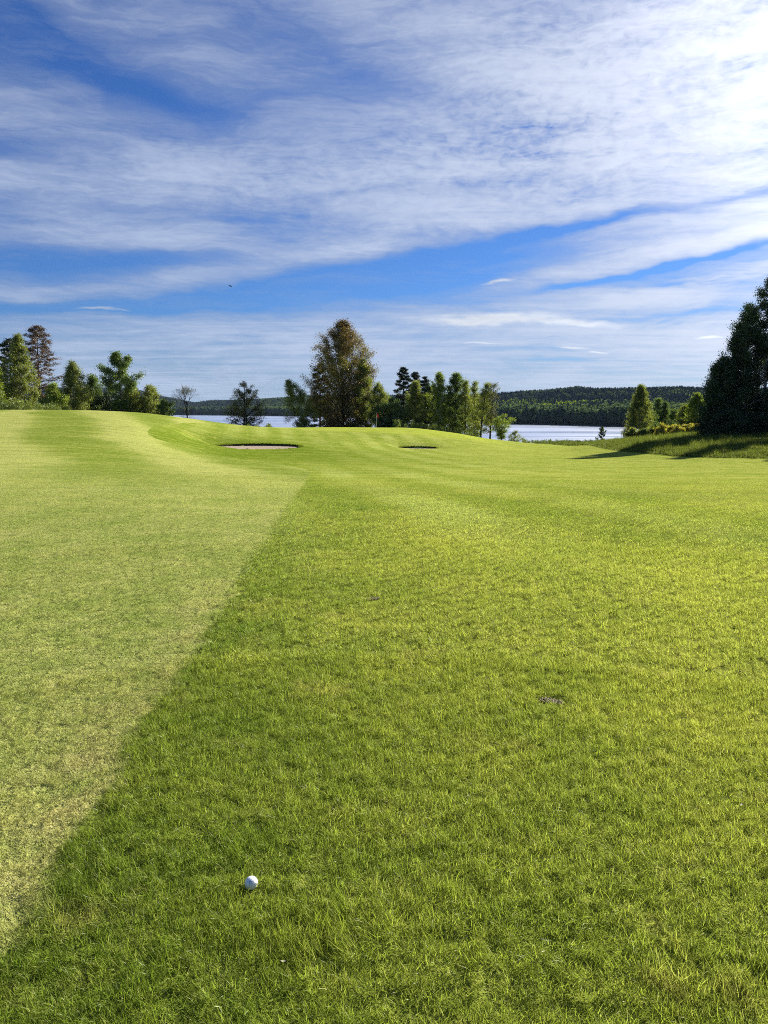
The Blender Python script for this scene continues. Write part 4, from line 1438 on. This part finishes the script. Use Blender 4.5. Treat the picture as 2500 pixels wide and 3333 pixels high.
# scatter over the far slope
n_try = 110000
a = rng.uniform(-0.62, 0.62, n_try)
dd = rng.uniform(9, FAR_W + 130, n_try) ** 1.0
sd = shore_d(a)
y = sd + dd
x = a * y
# equalise density per area: keep with probability growing with distance
keep = rng.uniform(0, 1, n_try) < (y / 2500.0) * 1.6
x, y, a, dd = x[keep], y[keep], a[keep], dd[keep]
z = ground_base(x, y)
Xp = a * FPX + 1250
cl = np.sin(x * 0.021 + 2 * np.sin(y * 0.012)) + np.sin(y * 0.033 + 1.5 * np.sin(x * 0.017)) + rng.normal(0, 0.6, len(x))
low = 1 - smooth01((dd - 40) / 260)
pdec = np.clip(0.10 + 0.75 * low + 0.10 * cl, 0.02, 0.9)
pdec = np.where((Xp > 850) & (Xp < 1100), np.maximum(pdec, 0.55), pdec)
pdec = np.where((Xp < 800), pdec * 0.55, pdec)
isdec = rng.uniform(0, 1, len(x)) < pdec
isbri = isdec & (cl > 1.1) & (dd > 40) & (dd < 330) & (rng.uniform(0, 1, len(x)) < 0.5)
# two known bright green clumps on the right slope
for cx, cd, rx, rd in ((1840, 170, 32, 60), (1768, 135, 22, 40), (1915, 230, 28, 22), (1698, 190, 16, 25)):
    g = (np.abs(Xp - cx) < rx) & (np.abs(dd - cd) < rd)
    isdec |= g
    isbri |= g & (rng.uniform(0, 1, len(x)) < 0.8)
g = (np.abs(Xp - 1925) < 38) & (np.abs(dd - 150) < 50)
isdec &= ~g
isbri &= ~g
pick = np.where(isbri, 7 + rng.integers(0, 2, len(x)), np.where(isdec, 4 + rng.integers(0, 3, len(x)), rng.integers(0, 4, len(x))))
hh = np.where(isdec, rng.uniform(9, 17, len(x)), 11 + 8 * rng.uniform(0, 1, len(x)) ** 1.6)
hh = hh * (1 - 0.42 * smooth01((dd - 60) / 420))
rot = np.stack([rng.normal(0, .03, len(x)), rng.normal(0, .03, len(x)), rng.uniform(0, 6.28, len(x))], -1)
wsc = hh * rng.uniform(0.85, 1.2, len(x))
scatter('far_forest', np.stack([x, y, z - 0.3], -1), rot, np.stack([wsc, wsc, hh], -1), pick, srcs, {},
        label='dark wooded hills of spruce and birch across the lake', cat='forest')
print('far trees', len(x))
# front row at the waterline: trees of their own
FR = {'spruce_tree': ('dark spruce standing at the waterline on the far shore', 'spruces along the far waterline', con),
      'shore_birch': ('round-crowned tree standing at the waterline on the far shore', 'leafy trees along the far waterline', dec)}
for i in range(170):
    X = -60 + i * 14.6 + rng.uniform(-6, 6)
    aa = (X - 1250) / FPX
    d0 = float(shore_d(aa)) + rng.uniform(3, 12)
    xx = aa * d0
    nm = 'shore_birch' if rng.uniform() < (0.30 if X < 850 else 0.70) else 'spruce_tree'
    lab, grp, mm = FR[nm]
    o = new_obj(nm, mm[int(rng.integers(0, len(mm)))])
    h = rng.uniform(6, 17)
    o.location = (xx, d0, gz(xx, d0) - 0.2)
    o.scale = (h * rng.uniform(.85, 1.25),) * 2 + (h,)
    o.rotation_euler = (0, 0, rng.uniform(0, 6.28))
    tag(o, lab, 'tree', grp)

# ------------------------------------------------------------------ tall rough, bank herbs
rng = np.random.default_rng(9)
M['tall'] = blade_material('tall_grass_blade', trans=0.45, gloss=0.012, dark=0.85)
tall_src = [source('tall_grass_tuft', tuft_mesh('tt%d' % i, rng, 46, 0.26, 0.40, 0.022, M['tall'], lean=0.42, segs=3, hvar=0.4)) for i in range(5)]
n = 60000
rx = rng.uniform(5, 62, n)
ry = rng.uniform(46, 150, n)
sdr = poly_sd(rx, ry, ROUGH)
k = (sdr < -0.05)
rx, ry, sdr = rx[k], ry[k], sdr[k]
k = rng.uniform(0, 1, len(rx)) < np.where(ry < 75, 1.0, 0.55)
rx, ry, sdr = rx[k], ry[k], sdr[k]
rz = ground_z(rx, ry)
ph = np.sin(rx * 0.9 + 2 * np.sin(ry * 0.5)) * np.sin(ry * 0.8 + 1.5 * np.sin(rx * .6))
hs = (0.75 + 0.35 * ph) * rng.uniform(0.6, 1.3, len(rx)) * smooth01(0.45 + np.abs(sdr) / 3)
rot = np.stack([rng.normal(0, .12, len(rx)), rng.normal(0, .12, len(rx)), rng.uniform(0, 6.28, len(rx))], -1)
scatter('rough_grass', np.stack([rx, ry, rz], -1), rot, np.stack([np.ones(len(rx))] * 2 + [hs], -1), rng.integers(0, 5, len(rx)), tall_src,
        {'sdf': np.full(len(rx), 9.0), 'sdr': sdr}, label='tall unmown grass rising to the dark birches on the right', cat='grass')


def herb_mesh(nm, seed, n=16):
    r = np.random.default_rng(seed)
    mb = MB()
    C = []
    for i in range(n):
        b = np.array([*r.normal(0, 0.25, 2), 0])
        h = r.uniform(0.5, 1.0)
        tip = b + np.array([*r.normal(0, 0.12, 2), h])
        for q in r.uniform(0.15, 1, 12):
            C.append(b + (tip - b) * q + r.normal(0, 0.03, 3))
    C = np.array(C)
    V, Q = leaf_quads(r, C, 0.17, 0.42)
    return mesh_np(nm, V, Q, L['herb'], vattr={'rnd': np.repeat(r.uniform(0, 1, len(C)), 4)})


herb_src = [source('herb_clump', herb_mesh('herb_%d' % i, 50 + i)) for i in range(4)]
# band of tall weeds in front of the left trees
n = 62
hx_ = rng.uniform(-120, 205, n)
hd = rng.uniform(90, 99, n)
px0 = (hx_ - 1250) / FPX * hd
hzv = ground_z(px0, hd)
sc_h = rng.uniform(0.45, 1.5, n) * 0.95
# low weeds along the bank by the open lake and behind the green
n2 = 580
bx = np.concatenate([rng.uniform(1700, 2120, 420), rng.uniform(640, 900, 70), rng.uniform(1290, 1560, 90)])
bdp = np.concatenate([rng.uniform(118, 138, 420), rng.uniform(112, 124, 70), rng.uniform(120, 128, 90)])
bx2 = (bx - 1250) / FPX * bdp
bz = ground_z(bx2, bdp)
sb = np.concatenate([rng.uniform(0.25, 0.75, 420), rng.uniform(0.3, .8, 70), rng.uniform(0.5, 1.5, 90)])
ax_ = np.concatenate([px0, bx2])
ay_ = np.concatenate([hd, bdp])
az_ = np.concatenate([hzv, bz])
as_ = np.concatenate([sc_h, sb])
nn = len(ax_)
rot = np.stack([rng.normal(0, .1, nn), rng.normal(0, .1, nn), rng.uniform(0, 6.28, nn)], -1)
scatter('bank_weeds', np.stack([ax_, ay_, az_], -1), rot, np.stack([as_, as_, as_ * rng.uniform(.8, 1.3, nn)], -1), rng.integers(0, 4, nn), herb_src, {},
        label='strip of tall leafy weeds in front of the trees and along the bank', cat='weeds')

# ------------------------------------------------------------------ flagstick on the green
m, t, out = material('flag_cloth')
d = t.n('ShaderNodeBsdfDiffuse')
pos = t.n('ShaderNodeTexCoord').outputs['Object']
t.set(d.inputs['Color'], t.mix(t.noise(pos, 8.0), (0.50, 0.035, 0.025), (0.62, 0.06, 0.035)))
t.t.links.new(d.outputs[0], out.inputs[0])
M['flag'] = m
m, t, out = material('pole_paint')
p = t.n('ShaderNodeBsdfPrincipled')
pos = t.n('ShaderNodeTexCoord').outputs['Object']
t.set(p.inputs['Base Color'], t.mix(t.noise(pos, 12.0), (0.62, 0.60, 0.50), (0.75, 0.73, 0.64)))
p.inputs['Roughness'].default_value = 0.4
t.t.links.new(p.outputs[0], out.inputs[0])
M['pole'] = m
fx = at(1226, 1391, 110.5)
fz = gz(fx[0], 110.5)
fl = bpy.data.objects.new('golf_flag', None)
fl.location = (fx[0], 110.5, fz)
link(fl)
tag(fl, 'golf flagstick with a limp red flag standing on the green', 'golf flag')
ftop = at(1226, 1345, 110.5)[2] - fz
mb = MB()
mb.tube(np.array([[0, 0, -0.1], [0, 0, ftop * 0.5], [0.01, 0, ftop]]), [0.02, 0.018, 0.016], 8)
new_obj('pole', mb.mesh('pole', M['pole']), fl)
mb = MB()
nu, nv = 8, 12
vs = []
for i in range(nv + 1):
    for j in range(nu + 1):
        u, v = j / nu, i / nv
        wv_ = 0.05 * math.sin(u * 9 + v * 2)
        vs.append((0.02 + u * 0.30 * (1 - 0.45 * v * 0.6), wv_ * (0.3 + u), ftop - 0.03 - v * 0.40 - u * u * 0.34))
qs = [(i * (nu + 1) + j, i * (nu + 1) + j + 1, (i + 1) * (nu + 1) + j + 1, (i + 1) * (nu + 1) + j) for i in range(nv) for j in range(nu)]
new_obj('flag', mesh_np('flag', np.array(vs), np.array(qs), M['flag'], smooth=True), fl)
mb = MB()
mb.tube(np.array([[0, 0, 0.0], [0, 0, 0.012]]), [0.054, 0.054], 16)
new_obj('cup', mb.mesh('cup', M['pole']), fl)

# ------------------------------------------------------------------ golf ball
R_B = 0.02135
bc = at(818, 2874, 1.0)
rb_ = ray(818, 2874)
# push along the sight line until the ball rests in the grass
tt_ = (0.021 - 0.001 - EYE) / rb_[2]
bx_, by_, bz_ = rb_[0] * tt_, rb_[1] * tt_, EYE + rb_[2] * tt_
m, t, out = material('ball_cover')
p = t.n('ShaderNodeBsdfPrincipled')
pos = t.n('ShaderNodeTexCoord').outputs['Object']
t.set(p.inputs['Base Color'], t.mix(t.rng(t.noise(pos, 60.0), 0.4, 0.7), (0.84, 0.85, 0.86), (0.76, 0.77, 0.77)))
p.inputs['Roughness'].default_value = 0.22
p.inputs['Coat Weight'].default_value = 0.5
p.inputs['Subsurface Weight'].default_value = 0.0
t.t.links.new(p.outputs[0], out.inputs[0])
M['ball'] = m
nu, nv = 180, 90
# dimple centres on a fibonacci sphere
nd_ = 332
kk = np.arange(nd_) + 0.5
ph_ = np.arccos(1 - 2 * kk / nd_)
th_ = math.pi * (1 + 5 ** 0.5) * kk
DC = np.stack([np.cos(th_) * np.sin(ph_), np.sin(th_) * np.sin(ph_), np.cos(ph_)], -1)
TH, PH = np.meshgrid(np.arange(nu) * 2 * math.pi / nu, np.linspace(0.004, math.pi - 0.004, nv))
S = np.stack([np.cos(TH) * np.sin(PH), np.sin(TH) * np.sin(PH), np.cos(PH)], -1).reshape(-1, 3)
ang = np.arccos(np.clip(S @ DC.T, -1, 1)).min(1)
dep = 0.00035 * np.clip(1 - (ang / 0.088) ** 2, 0, 1)
Vb = S * (R_B - dep)[:, None]
ii, jj = np.meshgrid(np.arange(nv - 1), np.arange(nu), indexing='ij')
j2 = (jj + 1) % nu
Qb = np.stack([ii * nu + jj, (ii + 1) * nu + jj, (ii + 1) * nu + j2, ii * nu + j2], -1).reshape(-1, 4)
ball = bpy.data.objects.new('golf_ball', None)
ball.location = (bx_, by_, bz_)
link(ball)
tag(ball, 'white dimpled golf ball with faint dark lettering lying in the grass', 'golf ball')
new_obj('cover', mesh_np('ball_cover', Vb, Qb, M['ball'], smooth=True), ball)
# faint worn marks stamped on the cover (unreadable in the photograph)
m, t, out = material('ball_ink')
p = t.n('ShaderNodeBsdfPrincipled')
pos = t.n('ShaderNodeTexCoord').outputs['Object']
t.set(p.inputs['Base Color'], t.mix(t.noise(pos, 300.0), (0.05, 0.08, 0.13), (0.16, 0.22, 0.30)))
t.t.links.new(p.outputs[0], out.inputs[0])
vw = np.array([0, 0, EYE]) - np.array([bx_, by_, bz_])
vw /= np.linalg.norm(vw)
rt = np.cross(np.array([0, 0, 1.0]), vw)
rt /= np.linalg.norm(rt)
upv = np.cross(vw, rt)
strokes = [(-0.32, 0.22, -0.16, 0.24), (0.02, 0.22, 0.12, 0.23), (0.15, 0.22, 0.26, 0.22), (0.32, 0.20, 0.42, 0.18), (0.55, 0.14, 0.62, 0.12),
           (-0.28, 0.18, -0.28, -0.55), (-0.04, 0.20, -0.02, -0.60), (0.42, 0.05, 0.46, -0.18), (0.48, -0.18, 0.70, -0.42), (0.60, -0.10, 0.72, -0.12), (0.18, -0.02, 0.30, -0.03)]
vs, qs = [], []
for (x0, y0, x1, y1) in strokes:
    k = 5
    e = np.array([x1 - x0, y1 - y0])
    e = e / np.linalg.norm(e)
    nrm = np.array([-e[1], e[0]]) * 0.032
    b0 = len(vs)
    for i in range(k):
        c = np.array([x0 + (x1 - x0) * i / (k - 1), y0 + (y1 - y0) * i / (k - 1)])
        for sgn in (-1, 1):
            q = c + nrm * sgn
            v = rt * q[0] + upv * q[1] + vw * math.sqrt(max(0.0, 1 - q @ q))
            vs.append(v * (R_B + 0.00004))
    for i in range(k - 1):
        qs.append((b0 + 2 * i, b0 + 2 * i + 1, b0 + 2 * i + 3, b0 + 2 * i + 2))
new_obj('lettering', mesh_np('lettering', np.array(vs), np.array(qs), m), ball)

# ------------------------------------------------------------------ divots: bare earth with a torn flap of dry turf
m, t, out = material('divot_soil')
pos = t.n('ShaderNodeTexCoord').outputs['Object']
d = t.n('ShaderNodeBsdfDiffuse')
t.set(d.inputs['Color'], t.mix(t.noise(pos, 60.0, 4.0), (0.022, 0.018, 0.012), (0.075, 0.058, 0.036)))
t.t.links.new(d.outputs[0], out.inputs[0])
M['soil'] = m
m, t, out = material('dry_turf')
pos = t.n('ShaderNodeTexCoord').outputs['Object']
d = t.n('ShaderNodeBsdfDiffuse')
t.set(d.inputs['Color'], t.mix(t.noise(pos, 90.0, 3.0), (0.30, 0.24, 0.14), (0.60, 0.53, 0.40)))
t.t.links.new(d.outputs[0], out.inputs[0])
M['dry'] = m
DLAB = ['larger dark divot with a pale strip of dry earth, right of middle', 'small faint brown divot farther up the grass']
for (c, hu, hv, ro), lab in zip(DIVOTS, DLAB):
    r = np.random.default_rng(int(hu * 1000))
    nt, nr = 40, 8
    vs, qs = [], []
    for i in range(nr + 1):
        for j in range(nt):
            th = 2 * math.pi * j / nt
            rr = max(0.02, i / nr) * (1 + 0.12 * math.sin(3 * th + 1) + 0.06 * math.sin(7 * th))
            u, v = rr * math.cos(th) * hu, rr * math.sin(th) * hv
            vs.append((u * math.cos(ro) - v * math.sin(ro), u * math.sin(ro) + v * math.cos(ro), 0.004 + r.normal(0, 0.0012)))
    for i in range(nr):
        for j in range(nt):
            a_, a2 = i * nt + j, i * nt + (j + 1) % nt
            qs.append((a_, a_ + nt, a2 + nt, a2))
    e = bpy.data.objects.new('divot', None)
    e.location = (c[0], c[1], gz(c[0], c[1]))
    link(e)
    tag(e, lab, 'divot', 'divots in the grass')
    new_obj('soil', mesh_np('soil', np.array(vs), np.array(qs), M['soil']), e)
    nk = 260
    U = r.uniform(-0.95, 0.95, nk) * hu
    Vv = -hv * r.uniform(-0.5, 1.0, nk) if hu < .07 else -hv * r.uniform(0.1, 1.0, nk)
    C = np.stack([U * math.cos(ro) - Vv * math.sin(ro), U * math.sin(ro) + Vv * math.cos(ro), r.uniform(0.006, 0.016, nk)], -1)
    Vq, Qq = leaf_quads(r, C, 0.014 if hu > .07 else 0.012, 0.3, flat=0.6)
    new_obj('dry_fibres', mesh_np('dry_fibres', Vq, Qq, M['dry']), e)

# ------------------------------------------------------------------ small scraps lying on the turf
m, t, out = material('pale_leaf_scrap')
pos = t.n('ShaderNodeTexCoord').outputs['Object']
d = t.n('ShaderNodeBsdfDiffuse')
t.set(d.inputs['Color'], t.mix(t.noise(pos, 120.0), (0.35, 0.33, 0.22), (0.55, 0.53, 0.40)))
t.t.links.new(d.outputs[0], out.inputs[0])
for (X, Y, ln, wd, ro, lab) in ((925, 3178, 0.009, 0.006, 0.2, 'tiny pale leaf scrap on the grass below the ball'),
                                (2412, 2640, 0.013, 0.006, 0.9, 'tiny pale leaf scrap near the right photo edge'),
                                (1775, 3100, 0.016, 0.005, -0.4, 'tiny pale leaf scrap low in the grass right of the middle')):
    c = hit(X, Y)
    vs, qs = [], []
    for i in range(6):
        u = i / 5 * 2 - 1
        w = wd * 0.5 * math.sqrt(max(0.02, 1 - u * u))
        cu = 0.002 * u * u
        for sgn in (-1, 0, 1):
            vs.append((u * ln * math.cos(ro) - sgn * w * math.sin(ro), u * ln * math.sin(ro) + sgn * w * math.cos(ro), cu + 0.0015 * abs(sgn)))
    for i in range(5):
        for j in range(2):
            a_ = i * 3 + j
            qs.append((a_, a_ + 3, a_ + 4, a_ + 1))
    tag(new_obj('fallen_leaf', mesh_np('fallen_leaf', np.array(vs), np.array(qs), m, smooth=True), loc=(c[0], c[1], gz(c[0], c[1]) + 0.024)), lab, 'leaf', 'leaf scraps on the grass')

# ------------------------------------------------------------------ bird in flight
m, t, out = material('bird_feather')
pos = t.n('ShaderNodeTexCoord').outputs['Object']
d = t.n('ShaderNodeBsdfDiffuse')
t.set(d.inputs['Color'], t.mix(t.noise(pos, 20.0), (0.010, 0.011, 0.016), (0.03, 0.03, 0.035)))
t.t.links.new(d.outputs[0], out.inputs[0])
bp = at(750, 931, 60)
mb = MB()
s = 0.115
bodyP = np.array([[-1.25, 0, 0.02], [-0.95, 0, 0.05], [-0.5, 0, 0.06], [0, 0, 0], [0.5, 0, -0.06], [0.95, 0, -0.12], [1.3, 0, -0.16]]) * s
mb.tube(bodyP, np.array([0.05, 0.20, 0.24, 0.30, 0.26, 0.12, 0.16]) * s, 8)
for sg in (-1, 1):
    pts_ = []
    for q, (cx, yw, zz, ch) in enumerate(((0, 0.15, 0.12, 0.75), (-0.1, 0.8, 0.35, 0.70), (0.25, 1.5, 0.05, 0.50), (0.75, 2.1, -0.35, 0.12))):
        for side, dz_ in ((-1, 0.0), (1, 0.0)):
            pts_.append(((cx + side * ch * 0.5) * s, sg * yw * s, zz * s))
    V0 = np.array(pts_)
    V1 = V0 - [0, 0, 0.03 * s * 2]
    VV = np.vstack([V0, V1])
    Q = []
    for q in range(3):
        Q.append((2 * q, 2 * q + 1, 2 * q + 3, 2 * q + 2))
        Q.append((8 + 2 * q, 8 + 2 * q + 2, 8 + 2 * q + 3, 8 + 2 * q + 1))
        Q.append((2 * q, 2 * q + 2, 10 + 2 * q, 8 + 2 * q))
        Q.append((2 * q + 1, 9 + 2 * q, 11 + 2 * q, 3 + 2 * q))
    mb.add(VV, Q)
bird = new_obj('bird', mb.mesh('bird', m), loc=tuple(bp))
bird.rotation_euler = (0.25, 0.35, 0.25)
tag(bird, 'small black bird flying high in the blue part of the sky', 'bird')


# ------------------------------------------------------------------ air: thin even haze that pales the far woods
m = bpy.data.materials.new('haze_air')
m.use_nodes = True
m.node_tree.nodes.clear()
t = NT(m.node_tree)
out = t.n('ShaderNodeOutputMaterial')
pv = t.n('ShaderNodeVolumePrincipled')
pv.inputs['Color'].default_value = (0.50, 0.68, 0.95, 1)
pv.inputs['Density'].default_value = 0.000026
t.t.links.new(pv.outputs[0], out.inputs['Volume'])
hx, hy0, hy1 = 17000, -17000, 17000
hz0, hz1 = V_GROUND_MIN - 1.0, max(V_GROUND_MAX, 60.0) + 25.0
vs = np.array([(x, y, z) for z in (hz0, hz1) for y in (hy0, hy1) for x in (-hx, hx)], float)
qs = np.array([(0, 2, 3, 1), (4, 5, 7, 6), (0, 1, 5, 4), (2, 6, 7, 3), (0, 4, 6, 2), (1, 3, 7, 5)])
tag(new_obj('haze', mesh_np('haze', vs, qs, m)), kind='stuff')
